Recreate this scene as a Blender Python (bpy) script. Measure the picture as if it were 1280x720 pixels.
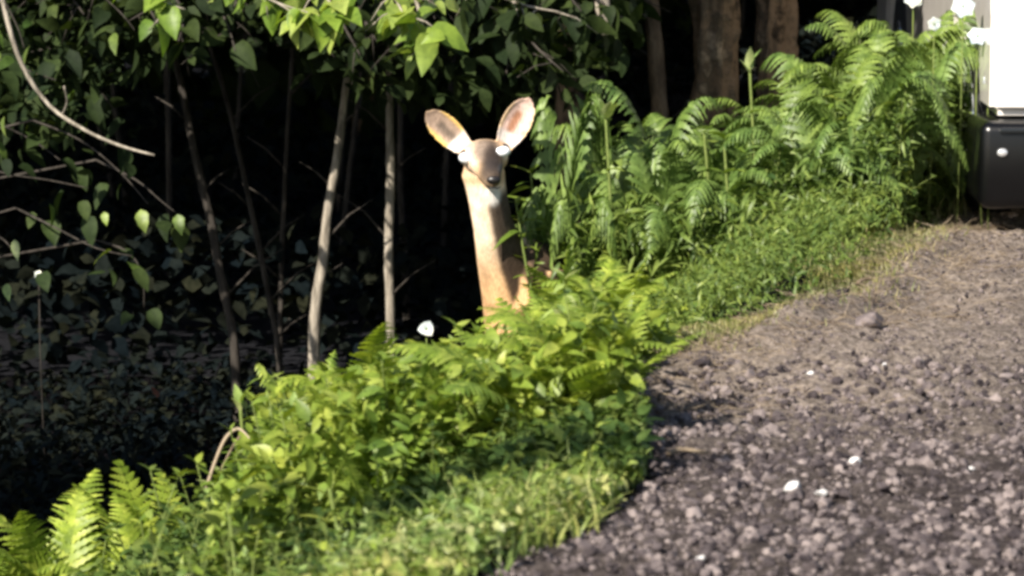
import bpy, bmesh, math, random
import numpy as np
from mathutils import Vector, Matrix, noise
random.seed(7); rng = np.random.default_rng(7)
S = bpy.context.scene
for o in list(bpy.data.objects): bpy.data.objects.remove(o)

# ---------------------------------------------------------------- camera
CAMZ, PITCH, FPX = 1.6, math.radians(6.67), 5558.0
cd = bpy.data.cameras.new('camera'); cam = bpy.data.objects.new('camera', cd)
S.collection.objects.link(cam); S.camera = cam
cam.location = (0, 0, CAMZ); cam.rotation_euler = (math.pi/2 - PITCH, 0, 0)
cd.sensor_width = 36; cd.lens = FPX/1280*36; cd.clip_start = .1; cd.clip_end = 2000
cd.dof.use_dof = True; cd.dof.focus_distance = 14.6; cd.dof.aperture_fstop = 7.5
S.cycles.filter_width = 3.3
S.render.resolution_x, S.render.resolution_y = 1280, 720

# ---------------------------------------------------------------- light
SUN_EL, SUN_AZ = math.radians(36), math.radians(-145)   # azimuth of the sun, from +Y towards +X
sun_dir = Vector((math.sin(SUN_AZ)*math.cos(SUN_EL), math.cos(SUN_AZ)*math.cos(SUN_EL), math.sin(SUN_EL)))
W = bpy.data.worlds.new('World'); S.world = W; W.use_nodes = True
nt = W.node_tree; bg = nt.nodes['Background']
sky = nt.nodes.new('ShaderNodeTexSky'); sky.sky_type = 'NISHITA'; sky.sun_disc = False
sky.sun_elevation = SUN_EL; sky.sun_rotation = SUN_AZ
nt.links.new(sky.outputs[0], bg.inputs[0]); bg.inputs[1].default_value = .068
sl = bpy.data.lights.new('sun', 'SUN'); sl.energy = 4.6; sl.angle = math.radians(.5); sl.color = (1, .93, .82)
so = bpy.data.objects.new('sun', sl); S.collection.objects.link(so)
so.rotation_euler = sun_dir.to_track_quat('Z', 'Y').to_euler(); so.location = (-5, -5, 12)
S.view_settings.view_transform = 'Standard'; S.view_settings.look = 'None'
S.view_settings.exposure = 1.1; S.view_settings.gamma = 1
S.cycles.max_bounces = 6; S.cycles.transparent_max_bounces = 4

# ---------------------------------------------------------------- pixel to place
_F = Vector((0, math.cos(PITCH), -math.sin(PITCH))); _U = Vector((0, math.sin(PITCH), math.cos(PITCH)))
def ray(px, py): return _F*FPX + Vector((1, 0, 0))*(px-640) + _U*(360-py)
def at(px, py, Y):
    d = ray(px, py); t = Y/d.y; return Vector((0, 0, CAMZ)) + d*t
def onroad(px, py):
    d = ray(px, py); t = -CAMZ/d.z; return Vector((0, 0, CAMZ)) + d*t
def pxof(p):
    v = Vector(p) - Vector((0, 0, CAMZ)); k = FPX/v.dot(_F)
    return 640 + v.x*k, 360 - v.dot(_U)*k

EDGE = [onroad(*p) for p in [(560, 780), (640, 722), (730, 672), (826, 590), (800, 530), (768, 498), (850, 448), (960, 418), (1060, 382), (1150, 292), (1215, 264)]]
EY = np.array([-5, 4] + [p.y for p in EDGE] + [22, 60]); EX = np.array([-1.4, -.7] + [p.x for p in EDGE] + [1.75, 2.2])
def edge_x(y): return np.interp(y, EY, EX)
MND = onroad(955, 452)
def sm(t): t = np.clip(t, 0, 1); return t*t*(3-2*t)
_oct = [(random.uniform(0, 6.28), random.uniform(0, 6.28), k) for k in range(40)]
def wob(x, y, f, seed=0):
    r = 0
    for i in range(5):
        a, b, _ = _oct[(i+seed*5) % 40]
        an = a*3.1+i*1.3
        r = r + np.sin((x*math.cos(an)+y*math.sin(an))*f*(1+.43*i)+b)/(1+.5*i)
    return r/2.6
def hgt(x, y):
    x = np.asarray(x, float); y = np.asarray(y, float)
    s = edge_x(y) - x
    z = -1.0*sm((s-.05)/1.9)
    z = z + .05*np.exp(-(((x-MND.x)*.9)**2+((y-MND.y)*.55)**2)/.16)
    z = z + .075*np.exp(-((s+.10)/.08)**2)*sm((y-11.4)/.6)*(1-sm((y-14.6)/.8))*(.7+.5*wob(x, y, 4, 6))
    z = z + .03*wob(x, y, 3.6, 7)*(s < .3)
    z = z - .07*np.exp(-((x-at(880, 505, 11.9).x)/.20)**2-((y-12.0)/.16)**2) - .03*np.exp(-((x-at(960, 430, 12.9).x)/.3)**2-((y-13.1)/.12)**2) + .03*np.exp(-((x-at(1080, 420, 13).x)/.16)**2-((y-13.0)/.2)**2)
    z = z + .016*wob(x, y, 2.3, 1) + .012*wob(x, y, 7, 2)*(s < .8)
    z = z - .05*np.exp(-((s+.05)/.06)**2)*sm((y-11)/1)*(1-sm((y-14)/1))*0
    return z
def H(x, y): return float(hgt(x, y))

# ---------------------------------------------------------------- mesh helpers
COL = S.collection
def mesh_np(name, V, F, mat=None, smooth=True, attr=None):
    V = np.asarray(V, np.float32).reshape(-1, 3); F = np.asarray(F, np.int32)
    me = bpy.data.meshes.new(name)
    k = F.shape[1]; n = len(F)
    me.vertices.add(len(V)); me.vertices.foreach_set('co', V.ravel())
    me.loops.add(n*k); me.loops.foreach_set('vertex_index', F.ravel())
    me.polygons.add(n); me.polygons.foreach_set('loop_start', np.arange(0, n*k, k, dtype=np.int32))
    me.polygons.foreach_set('use_smooth', np.full(n, smooth))
    me.update(calc_edges=True)
    if mat: me.materials.append(mat)
    return me
def link(name, me, parent=None, M=None):
    o = bpy.data.objects.new(name, me); COL.objects.link(o)
    if parent: o.parent = parent
    if M is not None: o.matrix_basis = M
    return o
def tag(o, label=None, cat=None, group=None, kind=None):
    if label: o['label'] = label
    if cat: o['category'] = cat
    if group: o['group'] = group
    if kind: o['kind'] = kind
    return o
def empty(name, loc=(0, 0, 0), rz=0):
    o = bpy.data.objects.new(name, None); COL.objects.link(o); o.location = loc; o.rotation_euler = (0, 0, rz)
    o.empty_display_size = .05
    return o
class MB:
    def __init__(s): s.v = []; s.f = []
    def add(s, V, F):
        b = len(s.v); s.v += [tuple(v) for v in V]; s.f += [tuple(i+b for i in f) for f in F]
    def tube(s, pts, rad, n=7, cap=True, jit=0, flat=None):
        pts = [Vector(p) for p in pts]; V = []; up = Vector((0, 0, 1)); last = None
        for i, p in enumerate(pts):
            t = (pts[min(i+1, len(pts)-1)] - pts[max(i-1, 0)]).normalized()
            if last is None:
                a = t.orthogonal().normalized()
            else:
                a = (last - t*last.dot(t)).normalized()
            last = a; b = t.cross(a)
            for k in range(n):
                q = 2*math.pi*k/n; r = rad[i]*(1+random.uniform(-jit, jit))
                V.append(p + a*math.cos(q)*r + b*math.sin(q)*r)
        F = [(i*n+k, i*n+(k+1) % n, (i+1)*n+(k+1) % n, (i+1)*n+k) for i in range(len(pts)-1) for k in range(n)]
        if cap: F += [tuple(range(n))[::-1], tuple((len(pts)-1)*n+k for k in range(n))]
        s.add(V, F); return s
    def box(s, lo, hi, bev=0):
        bm = bmesh.new(); bmesh.ops.create_cube(bm, size=1)
        lo = Vector(lo); hi = Vector(hi); c = (lo+hi)/2; d = hi-lo
        for v in bm.verts: v.co = Vector((v.co.x*d.x, v.co.y*d.y, v.co.z*d.z)) + c
        if bev: bmesh.ops.bevel(bm, geom=bm.edges[:], offset=bev, segments=3, affect='EDGES', profile=.5)
        bm.verts.ensure_lookup_table()
        for i, v in enumerate(bm.verts): v.index = i
        s.add([v.co[:] for v in bm.verts], [[v.index for v in f.verts] for f in bm.faces]); bm.free(); return s
    def mesh(s, name, mat, smooth=True):
        me = bpy.data.meshes.new(name); me.from_pydata(s.v, [], s.f); me.update()
        me.polygons.foreach_set('use_smooth', [smooth]*len(me.polygons)); me.materials.append(mat); return me
    def build(s, name, mat, parent=None, smooth=True): return link(name, s.mesh(name, mat, smooth), parent)
def spline(pts, n):
    pts = [Vector(p) for p in pts]; P = [pts[0]] + pts + [pts[-1]]; out = []
    for i in range(len(pts)-1):
        for k in range(n):
            t = k/n; a, b, c, d = P[i:i+4]
            out.append(.5*((2*b) + (c-a)*t + (2*a-5*b+4*c-d)*t*t + (3*b-a-3*c+d)*t**3))
    out.append(pts[-1]); return out

# ---------------------------------------------------------------- materials
def nodes(name):
    m = bpy.data.materials.new(name); m.use_nodes = True; t = m.node_tree
    for n in list(t.nodes): t.nodes.remove(n)
    out = t.nodes.new('ShaderNodeOutputMaterial'); return m, t, out
def N(t, typ, **kw):
    n = t.nodes.new(typ)
    for k, v in kw.items():
        if k.startswith('i_'):
            key = k[2:]; n.inputs[int(key) if key.isdigit() else key].default_value = v
        else: setattr(n, k, v)
    return n
def ramp(t, fac, stops):
    r = t.nodes.new('ShaderNodeValToRGB'); e = r.color_ramp.elements
    while len(e) < len(stops): e.new(.5)
    for el, (p, c) in zip(e, stops): el.position = p; el.color = (*c, 1)
    if fac is not None: t.links.new(fac, r.inputs[0])
    return r
def leaf_mat(name, cols, trans=.3, rough=.45, spec=.35, vein=True):
    """cols: leaf colours from dark to light, picked per leaf."""
    m, t, out = nodes(name); L = t.links.new
    geo = N(t, 'ShaderNodeNewGeometry'); oi = N(t, 'ShaderNodeObjectInfo'); tc = N(t, 'ShaderNodeTexCoord')
    add = N(t, 'ShaderNodeMath', operation='ADD'); L(geo.outputs['Random Per Island'], add.inputs[0]); L(oi.outputs['Random'], add.inputs[1])
    fr = N(t, 'ShaderNodeMath', operation='FRACT'); L(add.outputs[0], fr.inputs[0])
    r = ramp(t, fr.outputs[0], [(i/(len(cols)-1), c) for i, c in enumerate(cols)])
    nz = N(t, 'ShaderNodeTexNoise', i_Scale=38.0, i_Detail=3.0); L(geo.outputs['Position'], nz.inputs['Vector'])
    mx = N(t, 'ShaderNodeMixRGB', blend_type='MULTIPLY', i_Fac=.75)
    r2 = ramp(t, nz.outputs[0], [(.28, (.5, .55, .5)), (.7, (1.3, 1.25, 1.15))])
    L(r.outputs[0], mx.inputs[1]); L(r2.outputs[0], mx.inputs[2])
    nz2 = N(t, 'ShaderNodeTexNoise', i_Scale=1.9, i_Detail=2.0); L(geo.outputs['Position'], nz2.inputs['Vector'])
    mx2 = N(t, 'ShaderNodeMixRGB', blend_type='MULTIPLY', i_Fac=.6)
    r3 = ramp(t, nz2.outputs[0], [(.35, (.72, .8, .9)), (.62, (1.25, 1.12, .85))])
    L(mx.outputs[0], mx2.inputs[1]); L(r3.outputs[0], mx2.inputs[2])
    p = N(t, 'ShaderNodeBsdfPrincipled', i_Roughness=rough); p.inputs['Specular IOR Level'].default_value = spec
    L(mx2.outputs[0], p.inputs['Base Color'])
    tr = N(t, 'ShaderNodeBsdfTranslucent'); g = N(t, 'ShaderNodeMixRGB', blend_type='MULTIPLY', i_Fac=1, i_2=(1.2, 1.25, .5, 1))
    L(mx2.outputs[0], g.inputs[1]); L(g.outputs[0], tr.inputs[0])
    ms = N(t, 'ShaderNodeMixShader', i_0=trans); L(p.outputs[0], ms.inputs[1]); L(tr.outputs[0], ms.inputs[2]); L(ms.outputs[0], out.inputs[0])
    bp = N(t, 'ShaderNodeBump', i_Strength=.4, i_Distance=.004); L(nz.outputs[0], bp.inputs['Height']); L(bp.outputs[0], p.inputs['Normal'])
    return m
def rough_mat(name, stops, scale=20, detail=6, rough=.9, bump=.5, dist=.01, stretch=(1, 1, 1), objrand=0, spec=.2):
    m, t, out = nodes(name); L = t.links.new
    geo = N(t, 'ShaderNodeNewGeometry'); mp = N(t, 'ShaderNodeMapping'); mp.inputs['Scale'].default_value = stretch
    L(geo.outputs['Position'], mp.inputs[0])
    nz = N(t, 'ShaderNodeTexNoise', i_Scale=float(scale), i_Detail=float(detail), i_Roughness=.65); L(mp.outputs[0], nz.inputs['Vector'])
    fac = nz.outputs[0]
    if objrand:
        oi = N(t, 'ShaderNodeObjectInfo'); a = N(t, 'ShaderNodeMath', operation='ADD'); L(oi.outputs['Random'], a.inputs[0]); L(geo.outputs['Random Per Island'], a.inputs[1])
        f = N(t, 'ShaderNodeMath', operation='FRACT'); L(a.outputs[0], f.inputs[0])
        mr = N(t, 'ShaderNodeMapRange'); mr.inputs[3].default_value = -objrand; mr.inputs[4].default_value = objrand; L(f.outputs[0], mr.inputs[0])
        b = N(t, 'ShaderNodeMath', operation='ADD'); L(nz.outputs[0], b.inputs[0]); L(mr.outputs[0], b.inputs[1]); fac = b.outputs[0]
    r = ramp(t, fac, stops)
    p = N(t, 'ShaderNodeBsdfPrincipled', i_Roughness=rough); p.inputs['Specular IOR Level'].default_value = spec
    L(r.outputs[0], p.inputs['Base Color'])
    bp = N(t, 'ShaderNodeBump', i_Strength=bump, i_Distance=dist); L(nz.outputs[0], bp.inputs['Height']); L(bp.outputs[0], p.inputs['Normal'])
    L(p.outputs[0], out.inputs[0]); return m
def plain(name, col, rough=.5, metal=0, coat=0, spec=.5):
    m, t, out = nodes(name); L = t.links.new
    geo = N(t, 'ShaderNodeNewGeometry'); nz = N(t, 'ShaderNodeTexNoise', i_Scale=9.0, i_Detail=5.0); L(geo.outputs['Position'], nz.inputs['Vector'])
    r = ramp(t, nz.outputs[0], [(.3, tuple(c*.85 for c in col)), (.7, col)])
    p = N(t, 'ShaderNodeBsdfPrincipled', i_Roughness=rough, i_Metallic=metal); p.inputs['Coat Weight'].default_value = coat; p.inputs['Specular IOR Level'].default_value = spec
    L(r.outputs[0], p.inputs['Base Color']); L(p.outputs[0], out.inputs[0]); return m

M = {}
M['fern'] = leaf_mat('fern_green', [(.14, .215, .03), (.245, .34, .05), (.36, .44, .085)], .35)
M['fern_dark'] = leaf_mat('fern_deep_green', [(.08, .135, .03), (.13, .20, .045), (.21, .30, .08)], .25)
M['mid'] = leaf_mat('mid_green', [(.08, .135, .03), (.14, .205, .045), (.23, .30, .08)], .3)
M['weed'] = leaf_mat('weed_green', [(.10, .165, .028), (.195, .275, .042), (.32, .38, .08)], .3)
M['weed_dark'] = leaf_mat('weed_deep_green', [(.035, .07, .018), (.075, .125, .028), (.15, .20, .05)], .25, .55, .2)  # deep green weeds; also carries the painted shade in the dip
M['pale'] = leaf_mat('pale_leaf', [(.20, .30, .09), (.30, .40, .14), (.40, .45, .22)], .3)
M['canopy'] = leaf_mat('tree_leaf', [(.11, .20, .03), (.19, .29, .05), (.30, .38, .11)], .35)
M['canopy_dark'] = leaf_mat('tree_leaf_shaded', [(.012, .022, .010), (.022, .037, .013), (.042, .064, .021)], .2, .65, .12)  # tree leaf again, with the shade under the canopy put into its colour
M['grass'] = leaf_mat('grass_blade', [(.12, .19, .04), (.24, .31, .09), (.42, .43, .2)], .3)
M['moss'] = leaf_mat('short_grass', [(.14, .17, .05), (.25, .25, .10), (.38, .34, .20)], .25)
M['dead'] = rough_mat('dry_stem', [(.3, (.12, .085, .055)), (.7, (.34, .27, .19))], 30, objrand=.3)
M['stem'] = rough_mat('green_stem', [(.3, (.09, .13, .03)), (.7, (.2, .24, .07))], 30)
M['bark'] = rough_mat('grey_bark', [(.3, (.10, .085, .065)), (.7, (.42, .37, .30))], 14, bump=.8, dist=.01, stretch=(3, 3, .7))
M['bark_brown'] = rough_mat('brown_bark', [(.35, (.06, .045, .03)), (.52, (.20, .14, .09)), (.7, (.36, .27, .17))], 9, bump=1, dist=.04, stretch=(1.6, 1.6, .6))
M['bark_dim'] = rough_mat('shaded_bark', [(.35, (.02, .017, .014)), (.7, (.075, .065, .055))], 12, bump=.8, stretch=(3, 3, .7))  # darker copy of the bark, the shade of the woods painted in
M['litter'] = leaf_mat('shade_litter', [(.005, .008, .011), (.009, .013, .015), (.016, .018, .013)], .1, .95, 0.0)  # near-black leaves; the darkness of the woods floor is put into their colour
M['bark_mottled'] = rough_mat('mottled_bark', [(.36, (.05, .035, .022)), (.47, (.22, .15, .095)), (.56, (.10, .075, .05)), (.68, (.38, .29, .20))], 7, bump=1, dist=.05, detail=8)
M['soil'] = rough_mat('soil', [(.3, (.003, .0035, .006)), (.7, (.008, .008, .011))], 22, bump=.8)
M['gravel'] = rough_mat('gravel_ground', [(.25, (.018, .015, .016)), (.5, (.065, .052, .05)), (.75, (.16, .13, .115))], 42, bump=1, dist=.02)
M['stone'] = rough_mat('grey_stone', [(.2, (.028, .022, .024)), (.5, (.085, .069, .070)), (.8, (.23, .19, .18))], 25, objrand=.32, bump=.5, dist=.004, rough=.8)
M['white_stone'] = rough_mat('white_stone', [(.3, (.45, .43, .42)), (.7, (.8, .78, .76))], 30, bump=.4, dist=.003, rough=.7)
M['white'] = plain('van_paint', (.76, .71, .66), .28, coat=.6)
M['black'] = plain('black_trim', (.0025, .0025, .003), .26, spec=.35)
M['rubber'] = plain('tyre_rubber', (.02, .02, .02), .8)
M['chrome'] = plain('lamp_glass', (.85, .85, .85), .12, metal=.6)
M['glass'] = plain('dark_glass', (.01, .012, .014), .06)
M['petal'] = leaf_mat('white_petal', [(.45, .52, .62), (.6, .66, .74), (.75, .77, .8)], .25)

# ---------------------------------------------------------------- ground
xs = np.arange(-3.2, 4.01, .02); ys = np.arange(7.6, 19.01, .022)
X, Y = np.meshgrid(xs, ys)
Z = hgt(X, Y)
nx, ny = len(xs), len(ys)
road = sm((X-edge_x(Y)+.08)/.12)
rough = rng.normal(0, 1, Z.shape); k = rough.copy()
for a in (1, -1): k += .5*(np.roll(rough, a, 0)+np.roll(rough, a, 1))
Z = Z + (.0045*k+.006*wob(X, Y, 31, 3))*(.35+.65*road)
def grid(X, Y, Z):
    ny, nx = X.shape; idx = np.arange(nx*ny).reshape(ny, nx)
    F = np.stack([idx[:-1, :-1], idx[:-1, 1:], idx[1:, 1:], idx[1:, :-1]], -1).reshape(-1, 4)
    return np.stack([X, Y, Z], -1).reshape(-1, 3), F
V, F = grid(X, Y, Z)
gm, gt, gout = nodes('roadside_ground'); L = gt.links.new
at_ = N(gt, 'ShaderNodeAttribute', attribute_name='road'); geo = N(gt, 'ShaderNodeNewGeometry')
nz = N(gt, 'ShaderNodeTexNoise', i_Scale=55.0, i_Detail=6.0, i_Roughness=.7); L(geo.outputs['Position'], nz.inputs['Vector'])
nb = N(gt, 'ShaderNodeTexNoise', i_Scale=1.6, i_Detail=4.0); L(geo.outputs['Position'], nb.inputs['Vector'])
ra = ramp(gt, nz.outputs[0], [(.3, (.012, .010, .011)), (.5, (.045, .037, .037)), (.7, (.13, .108, .10))])
rb = ramp(gt, nz.outputs[0], [(.3, (.05, .04, .033)), (.5, (.22, .18, .15)), (.7, (.40, .335, .285))])
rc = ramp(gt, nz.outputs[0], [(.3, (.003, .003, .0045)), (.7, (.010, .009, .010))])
m1 = N(gt, 'ShaderNodeMixRGB'); m2 = N(gt, 'ShaderNodeMixRGB'); at2 = N(gt, 'ShaderNodeAttribute', attribute_name='earth')
ad = N(gt, 'ShaderNodeMath', operation='MULTIPLY_ADD', i_1=.5, i_2=-.25); L(nb.outputs[0], ad.inputs[0])
ae = N(gt, 'ShaderNodeMath', operation='ADD', use_clamp=True); L(at2.outputs['Fac'], ae.inputs[0]); L(ad.outputs[0], ae.inputs[1])
L(ae.outputs[0], m1.inputs[0]); L(ra.outputs[0], m1.inputs[1]); L(rb.outputs[0], m1.inputs[2])
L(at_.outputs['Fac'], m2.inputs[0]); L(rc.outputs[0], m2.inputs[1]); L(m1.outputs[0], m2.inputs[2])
gp = N(gt, 'ShaderNodeBsdfPrincipled', i_Roughness=.95); gp.inputs['Specular IOR Level'].default_value = .0; L(m2.outputs[0], gp.inputs[0])
gb = N(gt, 'ShaderNodeBump', i_Strength=.9, i_Distance=.015); L(nz.outputs[0], gb.inputs['Height']); L(gb.outputs[0], gp.inputs['Normal']); L(gp.outputs[0], gout.inputs[0])
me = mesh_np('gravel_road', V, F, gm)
a = me.attributes.new('road', 'FLOAT', 'POINT'); a.data.foreach_set('value', road.ravel().astype(np.float32))
earth = np.clip(.12+sm((Y-9.8)/3.0)*.6 + .5*np.exp(-((X-edge_x(Y)-.12)/.25)**2)*sm((Y-11.2)/.6) + np.exp(-(((X-MND.x))**2+((Y-MND.y)*.5)**2)/.3), 0, 1)
a = me.attributes.new('earth', 'FLOAT', 'POINT'); a.data.foreach_set('value', earth.ravel().astype(np.float32))
ROAD = tag(link('gravel_road', me), kind='structure')
# outer ground to the horizon, with a hole left where the fine patch lies
def ring_axis(a, b, lo, hi): return np.concatenate([np.array(lo, float), np.linspace(a, b, 12), np.array(hi, float)])
ax = ring_axis(xs[0], xs[-1], [-900, -200, -60, -25, -12, -7, -4.5], [6, 9, 14, 25, 60, 200, 900])
ay = ring_axis(ys[0], ys[-1], [-900, -200, -60, -20, -5, 0, 3, 5.5], [21, 24, 28, 34, 44, 60, 100, 200, 900])
X2, Y2 = np.meshgrid(ax, ay); Z2 = hgt(X2, Y2)
V2, F2 = grid(X2, Y2, Z2)
ctr = V2[F2].mean(1); keep = ~((ctr[:, 0] > xs[0]) & (ctr[:, 0] < xs[-1]) & (ctr[:, 1] > ys[0]) & (ctr[:, 1] < ys[-1]))
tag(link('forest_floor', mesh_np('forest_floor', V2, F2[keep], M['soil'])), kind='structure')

# ---------------------------------------------------------------- scattering
def inst(TV, TF, mats):
    """TV (n,3), TF (m,k), mats (q,4,4) -> one big mesh's arrays"""
    TV = np.asarray(TV, float); TF = np.asarray(TF); mats = np.asarray(mats, float)
    R = np.einsum('qij,nj->qni', mats[:, :3, :3], TV) + mats[:, None, :3, 3]
    FF = TF[None] + (np.arange(len(mats))*len(TV))[:, None, None]
    return R.reshape(-1, 3), FF.reshape(-1, TF.shape[1])
def leaf_tpl(n=5, wid=.5, tip=1.6, fold=.18, droop=.18, cord=0, serr=0):
    """a leaf one unit long along +X: midrib plus two edges per station"""
    V = []; F = []
    for i in range(n+1):
        t = i/n; w = wid*.5*(math.sin(math.pi*t**(.72)))**.8*(1 if t < .6 else 1-(t-.6)*.35) if 0 < t < 1 else .012
        if serr and 0 < i < n: w *= 1+serr*(-1)**i
        z = -droop*t*t
        x = t
        V += [(x, 0, z), (x-(cord if i == 1 else 0), w, z+fold*w), (x-(cord if i == 1 else 0), -w, z+fold*w)]
    for i in range(n):
        b = 3*i
        F += [(b, b+3, b+4, b+1), (b, b+2, b+5, b+3)]
    return V, F
def frame(p, yaw, pitch, roll, s):
    return Matrix.Translation(p) @ Matrix.Rotation(yaw, 4, 'Z') @ Matrix.Rotation(-pitch, 4, 'Y') @ Matrix.Rotation(roll, 4, 'X') @ Matrix.Diagonal((s, s, s, 1))
def frames_np(P, yaw, pitch, roll, s):
    cy, sy, cp, sp, cr, sr = np.cos(yaw), np.sin(yaw), np.cos(pitch), np.sin(pitch), np.cos(roll), np.sin(roll)
    A = np.zeros((len(P), 4, 4)); z = np.zeros_like(cy); o = np.ones_like(cy)
    Rz = np.stack([np.stack([cy, -sy, z], -1), np.stack([sy, cy, z], -1), np.stack([z, z, o], -1)], 1)
    Ry = np.stack([np.stack([cp, z, -sp], -1), np.stack([z, o, z], -1), np.stack([sp, z, cp], -1)], 1)
    Rx = np.stack([np.stack([o, z, z], -1), np.stack([z, cr, -sr], -1), np.stack([z, sr, cr], -1)], 1)
    A[:, :3, :3] = Rz @ Ry @ Rx * np.asarray(s).reshape(-1, 1, 1); A[:, :3, 3] = P; A[:, 3, 3] = 1
    return A
def leafmesh(name, mat, **kw):
    v, f = leaf_tpl(**kw); return mesh_np(name, v, f, mat)
def variants(name, mat, k=4, **kw):
    out = []
    for i in range(k):
        q = dict(kw); q['droop'] = kw.get('droop', .2)*random.uniform(.3, 1.9); q['fold'] = kw.get('fold', .2)*random.uniform(.2, 1.8); q['wid'] = kw.get('wid', .5)*random.uniform(.85, 1.15)
        out.append(leafmesh(name, mat, **q))
    return out
LEAF = {
    'weed': variants('leaf', M['weed'], 6, n=6, wid=.52, droop=.3, fold=.25, serr=.06),
    'weed_dark': variants('leaf', M['weed_dark'], 6, n=6, wid=.5, droop=.3, fold=.25, serr=.06),
    'narrow': variants('leaf', M['weed'], 5, n=6, wid=.24, droop=.4, fold=.3),
    'narrow_dark': variants('leaf', M['weed_dark'], 5, n=6, wid=.26, droop=.4, fold=.3),
    'pale': variants('leaf', M['pale'], 4, n=6, wid=.45, droop=.3, fold=.3),
    'tree': variants('leaf', M['canopy'], 6, n=8, wid=.62, droop=.25, fold=.3, cord=.06, serr=.05),
    'tree_dark': variants('leaf', M['canopy_dark'], 5, n=7, wid=.62, droop=.25, fold=.3, cord=.06),
}

# fern frond: an arching midrib with toothed leaflets on both sides
def frond_mesh(mat, L=.6, wid=.2, pairs=24, e0=78, e1=-15, curl=0, lobes=5, twist=0):
    V = []; F = []; n = 28; pts = []; p = Vector((0, 0, 0)); dirs = []
    for i in range(n+1):
        t = i/n; e = math.radians(e0 + (e1-e0)*t**1.25) - curl*max(0, t-.75)**2*16
        pts.append(p.copy()); d = Vector((math.cos(e), 0, math.sin(e))); dirs.append(d); p = p + d*L/n
    mb = MB(); mb.tube(pts[::2], [max(.0008, .0034*(1-i/(n/2+1))) for i in range(len(pts[::2]))], 4, False)
    for q in range(pairs):
        t = .16 + .84*(q+.5)/pairs; fi = t*n; i = min(int(fi), n-1); P = pts[i].lerp(pts[i+1], fi-i); T = dirs[i]
        up = Vector((-T.z, 0, T.x))
        u = (t-.16)/.84; lp = wid*(min(1, .35+u*2.6) if u < .3 else 1)*(1-u**2.2)**.8 + .008
        for sd in (1, -1):
            lpp = lp*random.uniform(.88, 1.06); sw = .28+.3*u
            A = (Vector((0, sd, 0)) + T*sw + up*random.uniform(-.05, .12)).normalized()
            wv = (T - A*T.dot(A)).normalized(); w0 = L*.84/pairs*.5*1.0
            V0 = []; m = lobes*2
            for j in range(m+1):
                s = j/m; c = P + A*lpp*s - up*(.28*lpp*s*s) + T*.12*lpp*s*s
                w = w0*(1-s**1.6)**.8*(1.12 if j % 2 else .62) + .0006
                V0 += [c, c+wv*w+up*.15*w, c-wv*w+up*.15*w]
            F0 = []
            for j in range(m):
                b = 3*j; F0 += [(b, b+3, b+4, b+1), (b, b+2, b+5, b+3)]
            mb.add(V0, F0)
    return mb.mesh('frond', mat)
FROND = {}
def fronds(kind, mat, **kw):
    L0 = kw.pop('L'); FROND[kind] = [frond_mesh(mat, L=L0*random.uniform(.85, 1.1), e0=random.uniform(68, 86), e1=kw.get('e1', -10)+random.uniform(-25, 15), **{k: v for k, v in kw.items() if k != 'e1'}) for _ in range(5)]
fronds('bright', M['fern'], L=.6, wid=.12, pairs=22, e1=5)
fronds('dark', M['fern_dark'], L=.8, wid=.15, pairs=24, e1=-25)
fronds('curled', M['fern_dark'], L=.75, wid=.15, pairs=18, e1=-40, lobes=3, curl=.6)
fronds('up', M['fern'], L=.55, wid=.10, pairs=20, e1=45)

FH = {k: float(np.mean([max(v.co.z for v in m.vertices) for m in ms])) for k, ms in FROND.items()}
FR = {k: float(np.mean([max(v.co.x for v in m.vertices) for m in ms])) for k, ms in FROND.items()}
def fern(x, y, height, kind='bright', n=9, label=None, group=None, rz=None, spread=1):
    r = empty('fern_plant', (x, y, H(x, y)-.01), random.uniform(0, 6.28) if rz is None else rz)
    L0 = FH[kind]
    s = height/L0; R0 = FR[kind]; sh_ = min(s, {'bright': .30, 'dark': .34, 'curled': .34, 'up': .24}[kind]*spread/R0); r.scale = (sh_, sh_, s)
    tag(r, label, 'fern', group)
    for i in range(n):
        m = random.choice(FROND[kind]); k = random.uniform(.78, 1.06)
        link('frond', m, r, Matrix.Rotation(2*math.pi*(i+random.uniform(-.3, .3))/n, 4, 'Z') @ Matrix.Rotation(random.uniform(-.25, .3), 4, 'Y') @ Matrix.Rotation(random.uniform(-.3, .3), 4, 'X') @ Matrix.Diagonal((k, k, k, 1)))
    return r

# broad-leaved plants: protos of one unit height: list of stems (point lists) and leaf frames
def plant_proto(n=16, lean=.15, leaf=.15, branchy=0, lo=.15):
    a = random.uniform(0, 6.28); top = Vector((math.cos(a)*lean, math.sin(a)*lean, 1))
    st = spline([(0, 0, 0), (top.x*.2+random.uniform(-.03, .03), top.y*.2, .35), (top.x*.6, top.y*.6+random.uniform(-.03, .03), .72), top], 4)
    stems = [(st, .010)]; fr = []
    for i in range(n):
        t = lo + (1-lo)*(i+.5)/n; q = t*(len(st)-1); j = min(int(q), len(st)-2); p = st[j].lerp(st[j+1], q-j)
        yaw = i*2.4 + random.uniform(-.4, .4); sz = leaf*random.uniform(.75, 1.25)*(1.1-.35*t)
        if branchy and i % 2 == 0 and t < .85:
            ln = branchy*random.uniform(.6, 1.1)*(1.1-t); e = p + Vector((math.cos(yaw)*ln, math.sin(yaw)*ln, ln*.7))
            stems.append(([p, p.lerp(e, .5)+Vector((0, 0, .01)), e], .005))
            for k in range(3):
                fr.append((p.lerp(e, .45+.27*k), yaw+(k-1)*1.5, random.uniform(-.3, .6), random.uniform(-.5, .5), sz))
        else:
            fr.append((p, yaw, random.uniform(-.2, .75), random.uniform(-.5, .5), sz))
    for k in range(3): fr.append((st[-1], k*2.1+a, random.uniform(.3, 1.1), 0, leaf*.7))
    return stems, fr
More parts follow.
